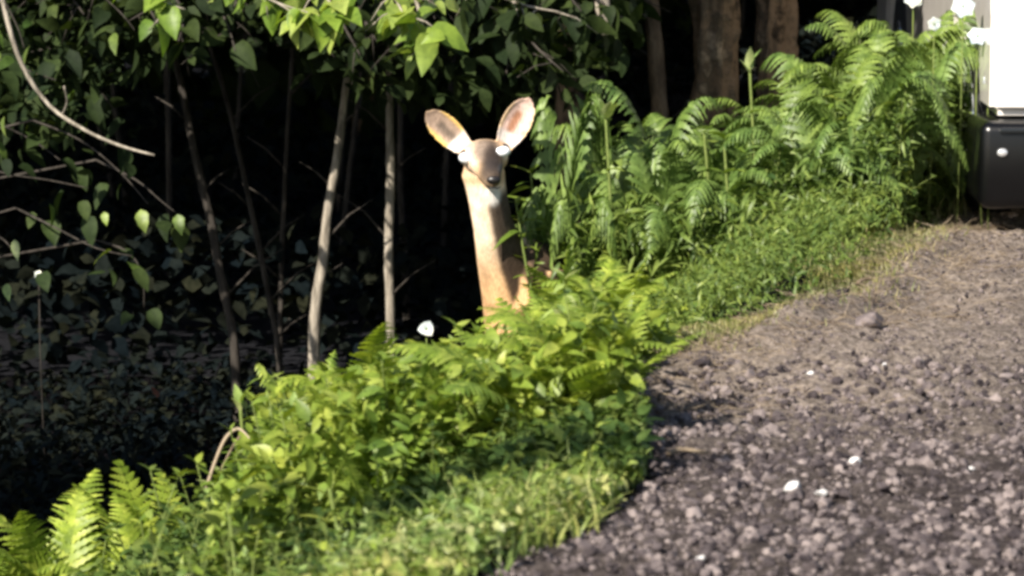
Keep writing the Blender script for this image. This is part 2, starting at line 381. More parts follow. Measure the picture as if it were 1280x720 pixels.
PROTO = {
    'weed': [plant_proto(12, .2, .17) for _ in range(4)] + [plant_proto(10, .2, .15, .3) for _ in range(3)],
    'tall': [plant_proto(20, .15, .15, lo=.25) for _ in range(5)],
    'bushy': [plant_proto(14, .2, .12, .34, .1) for _ in range(5)],
}
_stemcache = {}
def plant(x, y, height, proto='weed', leafkind='weed', name='leafy_weed', cat='weed', label=None, group=None, stemmat='stem', leafscale=1, z=None):
    k = random.randrange(len(PROTO[proto])); stems, fr = PROTO[proto][k]
    r = empty(name, (x, y, H(x, y)-.01 if z is None else z), random.uniform(0, 6.28)); r.scale = (height,)*3
    tag(r, label, cat, group)
    key = (proto, k, stemmat)
    if key not in _stemcache:
        mb = MB()
        for pts, rd in stems: mb.tube(pts, [rd*(1-.6*i/(len(pts)-1)) for i in range(len(pts))], 4)
        _stemcache[key] = mb.mesh('stem', M[stemmat])
    link('stem', _stemcache[key], r)
    for p, yaw, pit, rol, sz in fr:
        f = frame(p, yaw+random.uniform(-.3, .3), pit+random.uniform(-.2, .2), rol, sz*leafscale)
        link('leaf', random.choice(LEAF[leafkind]), r, f)
    return r

# ---------------------------------------------------------------- deer
def rings(mb, path, n=20):
    """path: (centre, side radius, up radius, forward axis or None)"""
    V = []; P = [Vector(p[0]) for p in path]
    for i, p in enumerate(path):
        t = (P[min(i+1, len(P)-1)] - P[max(i-1, 0)]).normalized()
        sd = t.cross(Vector((0, 0, 1)))
        if sd.length < .3: sd = Vector((1, 0, 0)) - t*t.x
        sd.normalize(); up = sd.cross(t).normalized()
        for k in range(n):
            q = 2*math.pi*k/n; V.append(P[i] + sd*math.cos(q)*p[1] + up*math.sin(q)*p[2])
    F = [(i*n+k, i*n+(k+1) % n, (i+1)*n+(k+1) % n, (i+1)*n+k) for i in range(len(P)-1) for k in range(n)]
    F += [tuple(range(n))[::-1], tuple((len(P)-1)*n+k for k in range(n))]
    mb.add(V, F)
def ellipsoid(mb, c, r, n=16, rot=None):
    bm = bmesh.new(); bmesh.ops.create_uvsphere(bm, u_segments=n, v_segments=n//2+2, radius=1)
    for i, v in enumerate(bm.verts):
        q = Vector((v.co.x*r[0], v.co.y*r[1], v.co.z*r[2]))
        if rot: q = rot @ q
        v.co = q + Vector(c); v.index = i
    mb.add([v.co[:] for v in bm.verts], [[v.index for v in f.verts] for f in bm.faces]); bm.free()
DX, DY = 0.0, 15.0; DZ = H(0, 15.2)
DX0 = at(640, 175, DY)
def dl(px, py, dy=0):      # deer-local point from photo pixel at depth DY+dy
    p = at(px, py, DY+dy); return Vector((p.x-DX, dy, p.z-DZ))
b = MB()
skull = dl(606, 197)
ellipsoid(b, skull+Vector((0, .01, 0)), (.080, .085, .062))
ellipsoid(b, dl(606, 186)+Vector((0, .02, -.012)), (.066, .065, .040))
rings(b, [(skull+Vector((0, .0, .0)), .056, .055), (dl(608, 205, -.05), .058, .050), (dl(611, 213, -.09), .046, .042), (dl(613, 219, -.13), .037, .036), (dl(615, 224, -.165), .031, .031), (dl(615, 226, -.185), .018, .020)])
for e in (dl(588, 195, -.035), dl(625, 189, -.035)): ellipsoid(b, e+Vector((0, .012, .012)), (.026, .03, .02))
rings(b, [(dl(606, 196, .05), .06, .06), (dl(604, 218, .05), .074, .068), (dl(610, 248, .07), .064, .074), (dl(616, 280, .1), .064, .080), (dl(626, 320, .15), .078, .10), (dl(641, 360, .21), .104, .13), (dl(656, 400, .28), .138, .17)])
cz = .61
bx = .03
rings(b, [((bx-.015, .10, cz+.0), .05, .06), ((bx-.01, .14, cz+.0), .095, .12), ((bx, .22, cz), .135, .18), ((bx+.05, .40, cz-.02), .15, .19), ((bx+.08, .68, cz-.05), .165, .19), ((bx+.12, .92, cz-.02), .16, .17), ((bx+.16, 1.12, cz), .145, .17), ((bx+.18, 1.26, cz+.01), .10, .12), ((bx+.19, 1.33, cz+.02), .05, .06)])
def leg(pts):
    rings(b, pts, 12)
fwd = Vector((.3, 1, 0)).normalized(); sdv = Vector((1, -.3, 0)).normalized()
for k, s in enumerate((-1, 1)):
    o = Vector((bx+.02, .24, 0)) + sdv*s*.085; d = Vector((0, .03*k, 0))
    leg([(o+Vector((0, .02, .68)), .06, .09), (o+Vector((0, .02, .52)), .045, .06), (o+d*.4+Vector((0, 0, .36)), .026, .032), (o+d+Vector((0, 0, .33)), .027, .03), (o+d+Vector((0, 0, .12)), .015, .017), (o+d+Vector((0, -.01, .06)), .018, .022), (o+d+Vector((0, -.03, .0)), .022, .03)])
    o = Vector((bx+.16, 1.12, 0)) + sdv*s*.085
    leg([(o+Vector((0, 0, .72)), .075, .13), (o+Vector((-.01, -.08, .52)), .055, .09), (o+Vector((.02, .06, .38)), .028, .04), (o+Vector((.04, .12, .32)), .024, .03), (o+Vector((.03, .08, .14)), .016, .02), (o+Vector((.03, .05, .06)), .018, .022), (o+Vector((.02, .03, .0)), .022, .03)])
rings(b, [((bx+.19, 1.28, cz+.14), .03, .03), ((bx+.20, 1.36, cz+.08), .045, .03), ((bx+.20, 1.39, cz-.06), .04, .02), ((bx+.20, 1.39, cz-.14), .012, .01)], 12)
EARS = []
def ear(base, tip, width, face, cup):
    base, tip = Vector(base), Vector(tip); ax = tip-base; Ln = ax.length; ax.normalize()
    fc = (Vector(face) - ax*Vector(face).dot(ax)).normalized(); sd = ax.cross(fc).normalized()
    nu, nv = 16, 12; V = []
    for lay in (0, 1):
        for i in range(nu+1):
            u = i/nu; w = width*.5*(.50+.5*math.sin(min(1, u*1.9)*math.pi/2)) if u < .5 else width*.5*max(0, 1-((u-.5)/.5)**2.3)**.62
            w = max(w, .004)
            for j in range(nv+1):
                v = j/nv*2-1; th = .0045*(1 if lay else -1)
                cu = cup*(w/(width*.5))
                p = base + ax*Ln*u + sd*w*math.sin(v*1.25)/math.sin(1.25) - fc*(cu*(math.cos(v*1.45)) + th) + fc*.006*u
                V.append(p)
    n1 = (nu+1)*(nv+1); I = lambda l, i, j: l*n1+i*(nv+1)+j; F = []
    for i in range(nu):
        for j in range(nv):
            F.append((I(0, i, j), I(0, i, j+1), I(0, i+1, j+1), I(0, i+1, j))); F.append((I(1, i, j), I(1, i+1, j), I(1, i+1, j+1), I(1, i, j+1)))
    for i in range(nu):
        F.append((I(0, i, 0), I(0, i+1, 0), I(1, i+1, 0), I(1, i, 0))); F.append((I(0, i, nv), I(1, i, nv), I(1, i+1, nv), I(0, i+1, nv)))
    for j in range(nv):
        F.append((I(0, 0, j), I(1, 0, j), I(1, 0, j+1), I(0, 0, j+1))); F.append((I(0, nu, j), I(0, nu, j+1), I(1, nu, j+1), I(1, nu, j)))
    b.add(V, F); EARS.append((base, ax, Ln, sd, fc, width, cup))
ear(dl(586, 190, .02), dl(533, 139, .04), .098, (-.35, -1, .1), .026)
ear(dl(628, 187, .02), dl(662, 122, .03), .104, (.15, -1, 0), .024)
me = bpy.data.meshes.new('body'); me.from_pydata(b.v, [], b.f); me.update()
tmp = link('tmp', me)
md = tmp.modifiers.new('r', 'REMESH'); md.mode = 'VOXEL'; md.voxel_size = .0048; md.use_smooth_shade = True
md = tmp.modifiers.new('s', 'SMOOTH'); md.factor = .5; md.iterations = 4
dg = bpy.context.evaluated_depsgraph_get(); me2 = bpy.data.meshes.new_from_object(tmp.evaluated_get(dg)); bpy.data.objects.remove(tmp)
me2.name = 'body'
P = np.zeros(len(me2.vertices)*3, np.float32); me2.vertices.foreach_get('co', P); P = P.reshape(-1, 3)
NV = np.zeros(len(me2.vertices)*3, np.float32); me2.vertex_normals.foreach_get('vector', NV); NV = NV.reshape(-1, 3)
def lerp(A, B, t): return A*(1-t[:, None]) + np.array(B)*t[:, None]
def near(c, r, soft=.4):
    d = np.sqrt((((P-np.array(c))/np.array(r))**2).sum(1)); return 1-sm((d-1+soft)/(2*soft))
C = np.tile(np.array([.52, .35, .21]), (len(P), 1))
nzv = np.array([noise.noise(Vector(p)*28) for p in P[:].tolist()]); 
lowneck = sm((dl(0, 300).z-P[:, 2])/.25)
C = lerp(C, [.56, .32, .14], lowneck*.7)
C = lerp(C, [.02, .015, .012], sm((P[:, 1]-.22)/.10)*.92)                          # back and flanks, canopy shade painted in as dark fur
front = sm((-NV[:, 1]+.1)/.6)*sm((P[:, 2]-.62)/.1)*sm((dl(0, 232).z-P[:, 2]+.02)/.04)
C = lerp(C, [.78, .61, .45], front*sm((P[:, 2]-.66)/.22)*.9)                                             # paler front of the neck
C = lerp(C, [.03, .02, .015], sm((NV[:, 0]-.02)/.3)*sm((.99-P[:, 2])/.04)*sm((P[:, 2]-.5)/.1)*.95)   # neck side away from the sun, its shade painted dark
C = lerp(C, [.70, .66, .62], near(dl(617, 246, -.02), (.03, .06, .035))*.9)         # white throat
C = lerp(C, [.74, .60, .48], near(skull+Vector((-.02, -.02, 0)), (.07, .08, .06), .3)*.55)
C = lerp(C, [.075, .06, .055], near(dl(609, 190, -.1), (.050, .4, .046), .4)*(P[:, 1] < 0)*.8)
C = lerp(C, [.035, .026, .022], near(dl(616, 196, -.1), (.032, .4, .044), .4)*(P[:, 1] < 0)*.97) # dark blaze between the eyes
C = lerp(C, [.035, .028, .026], near(dl(615, 216, -.12), (.044, .14, .046), .35)*(P[:, 1] < -.04)*.92)
C = lerp(C, [.16, .15, .15], near(dl(627, 210, -.1), (.013, .10, .014), .4)*.7)
C = lerp(C, [.5, .46, .42], near(dl(617, 237, -.13), (.03, .05, .012), .4)*.8)      # chin
C = lerp(C, [.66, .64, .60], np.maximum(near(dl(580, 197, -.03), (.02, .04, .02)), near(dl(633, 192, -.03), (.015, .04, .02)))*.7)
for q, (bs, axv, Ln, sd, fc, wd, cup) in enumerate(EARS):
    d = P - np.array(bs); u = d @ np.array(axv)/Ln; v = d @ np.array(sd)/(wd*.5); w_ = d @ np.array(fc)
    inear = (u > .12) & (u < 1.05) & (np.abs(v) < 1.1) & (np.abs(w_) < .06)
    ins = (NV @ np.array(fc) > .15) & inear
    C[inear & ~ins] = [.42, .27, .12]
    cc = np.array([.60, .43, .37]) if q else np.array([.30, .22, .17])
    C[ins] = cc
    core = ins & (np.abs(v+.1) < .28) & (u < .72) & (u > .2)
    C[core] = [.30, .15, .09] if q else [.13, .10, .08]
    rimm = inear & (np.abs(v) > .72); C[rimm] = [.62, .45, .28] if q else [.60, .40, .13]  # gold sunlight on the left ear's rim is painted into the fur
    bse = inear & (u < .32) & ins; C[bse] = [.66, .60, .56]
C = np.minimum(C*(1+.36*nzv[:, None])*1.15, .92)
# soften the colour borders as fur would
nv_ = len(P); ed = np.zeros(len(me2.edges)*2, np.int32); me2.edges.foreach_get('vertices', ed); ed = ed.reshape(-1, 2)
for _ in range(3):
    acc = C.copy(); cnt = np.ones(nv_)
    for c3 in range(3):
        acc[:, c3] += np.bincount(ed[:, 0], C[ed[:, 1], c3], nv_) + np.bincount(ed[:, 1], C[ed[:, 0], c3], nv_)
    cnt += np.bincount(ed.ravel(), minlength=nv_); C = acc/cnt[:, None]
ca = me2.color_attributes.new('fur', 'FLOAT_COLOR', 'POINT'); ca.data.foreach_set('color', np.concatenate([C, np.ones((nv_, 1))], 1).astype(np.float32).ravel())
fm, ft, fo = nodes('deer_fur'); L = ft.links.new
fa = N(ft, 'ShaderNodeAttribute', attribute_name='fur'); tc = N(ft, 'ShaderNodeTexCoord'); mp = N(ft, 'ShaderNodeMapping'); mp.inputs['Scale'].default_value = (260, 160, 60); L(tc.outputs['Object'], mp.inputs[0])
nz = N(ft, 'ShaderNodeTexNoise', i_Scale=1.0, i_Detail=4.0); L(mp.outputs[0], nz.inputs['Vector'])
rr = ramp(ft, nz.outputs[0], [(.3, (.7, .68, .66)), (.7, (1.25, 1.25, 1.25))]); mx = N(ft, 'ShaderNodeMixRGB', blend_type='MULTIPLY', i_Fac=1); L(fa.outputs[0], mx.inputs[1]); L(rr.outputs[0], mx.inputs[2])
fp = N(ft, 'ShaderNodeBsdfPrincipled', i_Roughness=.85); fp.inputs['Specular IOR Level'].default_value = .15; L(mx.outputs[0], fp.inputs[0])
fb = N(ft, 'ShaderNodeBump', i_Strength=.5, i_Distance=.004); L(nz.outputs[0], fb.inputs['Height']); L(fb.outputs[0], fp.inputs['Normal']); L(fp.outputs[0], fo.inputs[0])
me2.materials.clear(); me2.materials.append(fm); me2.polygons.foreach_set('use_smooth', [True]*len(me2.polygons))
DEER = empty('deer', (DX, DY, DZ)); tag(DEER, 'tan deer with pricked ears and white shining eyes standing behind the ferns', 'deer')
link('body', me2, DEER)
eyem = plain('eyeshine_white', (.95, .97, 1.0), .25, coat=1)  # white base colour stands in for the eyeshine
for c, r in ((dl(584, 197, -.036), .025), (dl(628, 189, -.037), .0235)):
    e = MB(); ellipsoid(e, c, (r*1.2, r, r*.86)); e.build('eye', eyem, DEER)['label'] = 'eye with its shine painted white'
    e = MB(); ellipsoid(e, c+Vector((0, .006, .007)), (r*1.15, r*.85, r*.86)); e.build('eyelid', plain('dark_lid', (.05, .035, .025), .6), DEER)
nosem = plain('deer_nose', (.012, .010, .010), .35)
e = MB(); e.tube([dl(607, 233, -.178), dl(612, 235.5, -.19), dl(617, 234.5, -.195), dl(622, 235.5, -.19), dl(626, 233, -.178)], [.0015, .0025, .0025, .0025, .0015], 5); e.build('mouth', nosem, DEER)
e = MB(); ellipsoid(e, dl(617, 225, -.182), (.024, .012, .015)); e.build('nose', nosem, DEER)

# ---------------------------------------------------------------- van
def van():
    y0 = 15.25; xl = at(1238, 100, y0).x; zb = at(1238, 145, y0).z; w = 1.95; xr = xl+w; xc = (xl+xr)/2
    gz = H(xl+.3, y0+.8); zb = zb
    v = empty('parked_van', (xc, y0+2.3, 0)); tag(v, 'white van with black lower bumper parked on the gravel by the shrubs', 'van')
    off = Vector((-xc, -y0-2.3, 0))
    def B(lo, hi, bev): m = MB(); m.box(Vector(lo)+off, Vector(hi)+off, bev); return m
    # body shell: profile extruded across the width
    bm = bmesh.new(); prof = [(0, zb), (-.02, zb+.35), (.05, zb+.62), (.85, zb+.80), (1.45, zb+1.42), (4.6, zb+1.5), (4.75, zb+1.35), (4.8, zb), (4.3, zb), (4.2, zb+.25), (3.95, zb+.36), (3.6, zb+.36), (3.35, zb+.25), (3.25, zb), (1.35, zb), (1.25, zb+.25), (1.0, zb+.36), (.7, zb+.36), (.45, zb+.25), (.35, zb)]
    vs = [bm.verts.new((xl, y0+a, z)) for a, z in prof]; f = bm.faces.new(vs)
    ex = bmesh.ops.extrude_face_region(bm, geom=[f])['geom']
    bmesh.ops.translate(bm, vec=(w, 0, 0), verts=[g for g in ex if isinstance(g, bmesh.types.BMVert)])
    bmesh.ops.recalc_face_normals(bm, faces=bm.faces[:])
    for q in bm.verts: q.co += off
    bmesh.ops.bevel(bm, geom=[e for e in bm.edges if len(e.link_faces) == 2 and e.calc_face_angle() > .3], offset=.03, segments=3, affect='EDGES')
    me = bpy.data.meshes.new('body'); bm.to_mesh(me); bm.free(); me.materials.append(M['white']); link('body', me, v)
    bmp = B((xl-.045, y0-.13, zb-.31), (xr+.06, y0+.34, zb-.012), .035).build('bumper', M['black'], v)
    B((xl-.02, y0+.2, zb-.2), (xl+.04, y0+.36, zb-.02), .01).build('side_trim', M['black'], v)
    for sx in (xl+.03, xr-.03):
        m = MB(); c = Vector((sx, y0-.135, zb-.115))+off; ellipsoid(m, c, (.019, .012, .015)); m.build('fog_lamp', M['chrome'], v)
    B((xl+.02, y0-.145, zb-.05), (xr-.02, y0-.1, zb-.03), .006).build('bumper_strip', M['glass'], v)
    for sx in (xl+.16, xr-.16):
        B((sx-.13, y0-.03, zb+.42), (sx+.13, y0+.12, zb+.58), .03).build('headlight', M['chrome'], v)
    B((xc-.5, y0-.035, zb+.25), (xc+.5, y0+.03, zb+.45), .02).build('grille', M['black'], v)
    B((xl+.15, y0+1.0, zb+.86), (xr-.15, y0+1.4, zb+1.34), .02)
    m = MB(); m.add([Vector((xl+.12, y0+.87, zb+.835))+off, Vector((xr-.12, y0+.87, zb+.835))+off, Vector((xr-.16, y0+1.42, zb+1.405))+off, Vector((xl+.16, y0+1.42, zb+1.405))+off,
        Vector((xl+.12, y0+.86, zb+.845))+off, Vector((xr-.12, y0+.86, zb+.845))+off, Vector((xr-.16, y0+1.41, zb+1.415))+off, Vector((xl+.16, y0+1.41, zb+1.415))+off], [(3, 2, 1, 0), (4, 5, 6, 7), (0, 1, 5, 4), (1, 2, 6, 5), (2, 3, 7, 6), (3, 0, 4, 7)])
    m.build('windscreen', M['glass'], v, False)
    for sx, s in ((xl, -1), (xr, 1)):
        B((sx-.006, y0+1.6, zb+.85), (sx+.006, y0+2.6, zb+1.3), .004).build('side_window', M['glass'], v)
        B((min(sx, sx+s*.2), y0+1.15, zb+.8), (max(sx, sx+s*.2), y0+1.22, zb+1.0), .02).build('mirror', M['black'], v)
        for yy in (.85, 3.78):
            xx = sx + (-s)*.13; m = MB(); c = Vector((xx, y0+yy, .33))+off
            rr_ = [.20, .30, .33, .335, .33, .30, .20]; dd = [-.11, -.12, -.10, 0, .10, .12, .11]
            m.tube([c+Vector((d, 0, 0)) for d in dd], rr_, 28, True); t = m.build('tyre', M['rubber'], v)
            m = MB(); m.tube([c+Vector((s*d, 0, 0)) for d in (.08, .122, .115)], [.205, .2, .03], 24, True); m.build('rim', M['chrome'], v, False)
van()

# ---------------------------------------------------------------- woods: trunks and crowns
def trunk_tree(pts, rads, depth, name='sapling', label=None, group=None, mat='bark', up=True, crown=None, cat='sapling', sides=8):
    """pts: photo points of the trunk from top to bottom"""
    P = [at(px, py, depth) for px, py in pts]; P.reverse(); rads = rads[::-1]
    foot = Vector((P[0].x + (P[0].x-P[1].x)*.3, depth, H(P[0].x, depth)-.05))
    d = (P[-1]-P[-2]).normalized(); P2 = [foot] + P
    if up:
        t1 = P[-1] + Vector((d.x*1.0, random.uniform(-.1, .2), 1.0)); t2 = t1 + Vector((random.uniform(-.3, .3), random.uniform(0, .5), 1.8)); P2 += [t1, t2]; rads = rads + [rads[-1]*.8, rads[-1]*.35]
    r = empty(name, foot); tag(r, label, cat, group)
    mb = MB(); sp = spline([p-foot for p in P2], 5); R0 = [rads[0]*1.15] + rads
    rr_ = [np.interp(i/5, range(len(R0)), R0) for i in range(len(sp))]
    mb.tube(sp, rr_, sides, True, .1); mb.build('trunk', M[mat], r)
    return r, foot, sp
def crown_leaves(c, rad, n, size, dense=0):
    D = rng.normal(size=(n, 3)); D /= np.linalg.norm(D, axis=1)[:, None]; q = rng.random(n)**(1/2.2)
    P = np.array(c) + D*q[:, None]*np.array(rad)
    return P
crown_tv, crown_tf = leaf_tpl(n=3, wid=.7, fold=.15, droop=.2)
def leaf_cloud(name, P, size, mat, parent=None, off=(0, 0, 0), tpl=None, flat=.6):
    n = len(P); A = frames_np(P-np.array(off), rng.uniform(0, 6.28, n), rng.normal(-.2, flat, n), rng.normal(0, flat, n), rng.uniform(.7, 1.3, n)*size)
    v, f = inst(*(tpl or (crown_tv, crown_tf)), A)
    return link(name, mesh_np(name, v, f, mat), parent)

def big_tree(x, y, r0, height, lean, label, crown_c, crown_r, n, group=None, mat='bark_brown', size=.16):
    z0 = H(x, y); e = empty('tree', (x, y, z0-.05)); tag(e, label, 'tree', group)
    mb = MB(); pts = spline([(0, 0, 0), (lean*.2, 0, height*.3), (lean*.6+random.uniform(-.1, .1), .1, height*.65), (lean, .2, height)], 4)
    mb.tube(pts, [r0*(1.2 if i == 0 else 1-.75*i/(len(pts)-1)) for i in range(len(pts))], 12, True, .07); mb.build('trunk', M[mat], e)
    for k in range(5):
        t = .45+.12*k; p = pts[int(t*(len(pts)-1))]; a = k*2.4+x; ln = crown_r[0]*.7
        m = MB(); m.tube([p, p+Vector((math.cos(a)*ln*.5, math.sin(a)*ln*.5, .35)), p+Vector((math.cos(a)*ln, math.sin(a)*ln, .9))], [r0*.35, r0*.2, r0*.06], 6); m.build('limb', M[mat], e)
    off = np.array([x, y, z0-.05])
    P = crown_leaves(crown_c, crown_r, n, size)
    # the crown keeps above the top edge of the view
    zmin = CAMZ - (P[:, 1])*math.tan(math.radians(2.55)) + .04
    P[:, 2] = np.where(P[:, 2] < zmin, zmin + rng.random(n)*1.2, P[:, 2])
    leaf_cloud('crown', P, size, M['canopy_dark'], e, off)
GT = 'forest trees whose crowns roof the dark woods'
tl = 'tall forest tree with a dense dark crown roofing the shaded woods'
tr = [(-3.0, 18.4), (3.2, 20.6), (-4.8, 19), (5.2, 21.5), (-7.5, 22), (-3.3, 23), (.35, 25), (3.6, 25), (7.5, 26), (-10, 28), (-5.5, 29), (-1, 31), (4.5, 32), (10, 33), (-14, 36), (-6, 39), (2, 41), (9, 42), (17, 38)]
for i, (x, y) in enumerate(tr):
    tl = 'forest tree with a dense dark crown ' + ('off to the left' if x < -2 else 'beyond the van' if x > 3 else 'straight behind the deer') + (', front rank' if y < 21 else ', second rank' if y < 30 else ', far back')
    rr0 = 1.7 if y < 21 else (2.6 if y < 30 else 4.2)
    big_tree(x, y, .05 if y < 20 else .11, 4.5 if y < 21 else 7, random.uniform(-.3, .3), tl, (x, y+.1, 3.0 if y < 21 else 4.2), (rr0*1.15, rr0, 2.1 if y < 21 else 3.3), 5200 if y < 21 else 4200, GT, size=.19 if y < 21 else .36)
big_tree(-5.0, 11.6, .07, 4.2, .5, 'unseen tree added at the near left corner so its crown shades the dark hollow', (-4.2, 10.9, 2.75), (1.5, 1.25, .7), 4200, GT, size=.17)  # unseen tree, put here to shade the hollow
# slender trunks seen in the woods
T = [
    ([(440, 40), (432, 110), (422, 190), (410, 262), (403, 330), (393, 405)], [.012, .014, .016, .018, .020, .022], 17.0, 'slender pale leaning sapling with a kink low down, behind the weeds'),
    ([(486, 40), (487, 150), (488, 220), (486, 320), (488, 412)], [.012, .015, .018, .017, .020], 17.2, 'slender straight upright brownish sapling nearest the deer on its dark side'),
    ([(200, 20), (225, 100), (243, 190), (262, 270), (275, 340), (292, 425)], [.013, .014, .017, .019, .018, .018], 17.6, 'dim grey sapling slanting down under the single bright hanging leaf'),
    ([(290, 150), (318, 280), (334, 360), (348, 440)], [.010, .012, .012, .013], 17.9, 'thin dim sapling leaning between the grey slanting sapling and the pale kinked one'),
    ([(362, 120), (356, 230), (352, 330), (350, 430)], [.009, .010, .011, .012], 18.6, 'very faint thin upright sapling deep in the shade next to the kinked pale one'),
    ([(808, -60), (814, 0), (820, 80), (828, 180), (832, 240)], [.026, .030, .034, .037, .04], 17.6, 'dark brown upright trunk rising out of the green plants, right of the deer'),
]
for pts, rd, dp, lb in T:
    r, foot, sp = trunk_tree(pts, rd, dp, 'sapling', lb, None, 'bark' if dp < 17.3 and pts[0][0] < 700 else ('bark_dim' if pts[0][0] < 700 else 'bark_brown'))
    for q in range(5):
        pq = sp[int((.2+.12*q)*(len(sp)-1))]; a = random.choice((0, math.pi))+random.uniform(-.5, .5); ln = random.uniform(.08, .25)
        m = MB(); m.tube([pq, pq+Vector((math.cos(a)*ln*.5, math.sin(a)*ln*.3, ln*.5)), pq+Vector((math.cos(a)*ln, math.sin(a)*ln*.3, ln*.8))], [.006, .004, .002], 5); m.build('twig', M['bark_dim'], r)
    if foot.x > .4: continue
    n = 5200; c = (foot.x+sp[-1].x*.5, dp-.5 if foot.x < .4 else dp+.6, 2.35); P = crown_leaves(c, (.8 if pts[0][0] == 486 else 1.35, .95, 1.5), n, .15)
    zmin = CAMZ - P[:, 1]*math.tan(math.radians(2.5)) + .02
    P[:, 2] = np.where(P[:, 2] < zmin, zmin + rng.random(n)*1.3, P[:, 2])
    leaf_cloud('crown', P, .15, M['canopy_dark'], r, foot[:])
# fork on the kinked sapling is a small broken stub
lb = 'thin dim bare sapling deep in the dark woods'
for k in range(15):
    px = random.uniform(-60, 1000); dp = random.uniform(20, 28); lean = random.uniform(-50, 50)
    lb = 'thin bare sapling deep in the woods, ' + next(w for l, w in [(150, 'behind the left shrub'), (400, 'behind the slanting saplings'), (600, 'behind the deer and its saplings'), (9999, 'behind the deep green mass')] if px < l)
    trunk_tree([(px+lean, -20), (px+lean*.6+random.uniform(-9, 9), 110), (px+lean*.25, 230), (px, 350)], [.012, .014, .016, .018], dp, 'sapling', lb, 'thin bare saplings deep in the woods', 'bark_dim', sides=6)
# hanging broken limb end, lit brown
e = empty('broken_limb', at(752, -120, 16.3)); tag(e, 'short thick brown limb end hanging down from the top above the ferns', 'branch')
mb = MB(); o = e.location; mb.tube([p-o for p in spline([at(745, -420, 16.6), at(750, -150, 16.4), at(752, -20, 16.3), at(757, 44, 16.25)], 5)], [.03]*10+[.028, .027, .026, .027, .025, .014], 10, True, .12); mb.build('limb', M['bark'], e)
# curved bare branch at the left
e = empty('bare_branch', at(60, 130, 15.6)); tag(e, 'bare pale branch curving down from the top corner and out to the right', 'branch'); o = e.location
mb = MB(); sp = spline([at(-30, -260, 16.2), at(-8, -60, 15.8), at(8, 20, 15.6), at(28, 82, 15.6), at(62, 132, 15.6), at(105, 162, 15.55), at(150, 182, 15.5), at(193, 194, 15.45)], 4)
mb.tube([p-o for p in sp], [.011*(1-.62*i/len(sp)) for i in range(len(sp))], 7, True, .12); mb.build('bough', M['bark'], e)
mb = MB(); mb.tube([p-o for p in spline([at(77, 145, 15.6), at(84, 128, 15.5), at(80, 108, 15.45)], 4)], [.004]*9, 5); mb.build('twig', M['bark'], e)
# big mottled trunk / root mass behind the plants
def stump(px0, px1, dp, label, seed, ztop):
    c = at((px0+px1)/2, 120, dp); r = (px1-px0)/2/FPX*dp; z0 = H(c.x, dp)
    e = empty('old_trunk', (c.x, dp, z0-.1)); tag(e, label, 'tree trunk')
    V = []; nn, mm = 44, 60; hh = ztop-z0
    for i in range(mm+1):
        t = i/mm
        for k in range(nn):
            a = 2*math.pi*k/nn; p = Vector((math.cos(a), math.sin(a), 0))
            q = Vector((p.x*1.3+seed, p.y*1.3, t*hh*2.2)); d = noise.noise(q*1.6)*.5 + noise.noise(q*4)*.28 + noise.noise(q*10)*.12
            rad = r*(1+.5*math.exp(-t*7)+d); V.append((p.x*rad, p.y*rad, t*hh))
    F = [(i*nn+k, i*nn+(k+1) % nn, (i+1)*nn+(k+1) % nn, (i+1)*nn+k) for i in range(mm) for k in range(nn)]
    m = MB(); m.add(V, F + [tuple(mm*nn+k for k in range(nn))]); m.build('trunk', M['bark_mottled'], e)
stump(868, 918, 17.5, 'broad knobbly mottled brown trunk right behind the upright dark one', 3.1, 3.2)
stump(948, 990, 17.9, 'broad brown trunk half hidden behind the tall yellow-green stalk', 9.2, 3.2)

# ---------------------------------------------------------------- hanging leafy branches at the forest edge
def leafy_branch(name, path, depth, nleaf, kind, size, label, group=None, droop=.9, spread=.12, twigs=6, r0=.010, facing=True, mat='bark'):
    P = spline([at(px, py, depth+dz) for px, py, dz in path], 5); o = P[0]
    e = empty(name, o); tag(e, label, 'branch', group)
    mb = MB(); mb.tube([p-o for p in P], [r0*(1-.75*i/(len(P)-1)) for i in range(len(P))], 6, True, .1); mb.build('bough', M[mat], e)
    tips = []
    for k in range(twigs):
        p = P[int((.12+.88*(k+.5)/twigs)*(len(P)-1))]
        t = p + Vector((random.uniform(-1, 1)*spread*1.2, random.uniform(-.6, .5)*spread, -random.uniform(.1, 1)*spread)); mid = p.lerp(t, .5)+Vector((0, 0, .015))
        m = MB(); m.tube([q-o for q in (p, mid, t)], [r0*.35, r0*.25, r0*.14], 5); m.build('twig', M[mat], e); tips.append((p, mid, t))
    for k in range(nleaf):
        a, b_, c = random.choice(tips); u = random.random(); p = (a.lerp(b_, u*2) if u < .5 else b_.lerp(c, u*2-1)) + Vector((random.gauss(0, .012), random.gauss(0, .02), random.gauss(0, .012)))
        yaw = random.uniform(0, 6.28) if not facing else random.gauss(-math.pi/2, 1.5)
        link('leaf', random.choice(LEAF[kind]), e, frame(p-o, yaw, -random.uniform(-.2, 1.35)*droop, random.uniform(-1.1, 1.1), size*random.uniform(.45, 1.25)))
    return e
def one_leaf(px, py, depth, size, yaw, pitch, roll, kind, parent=None):
    pass
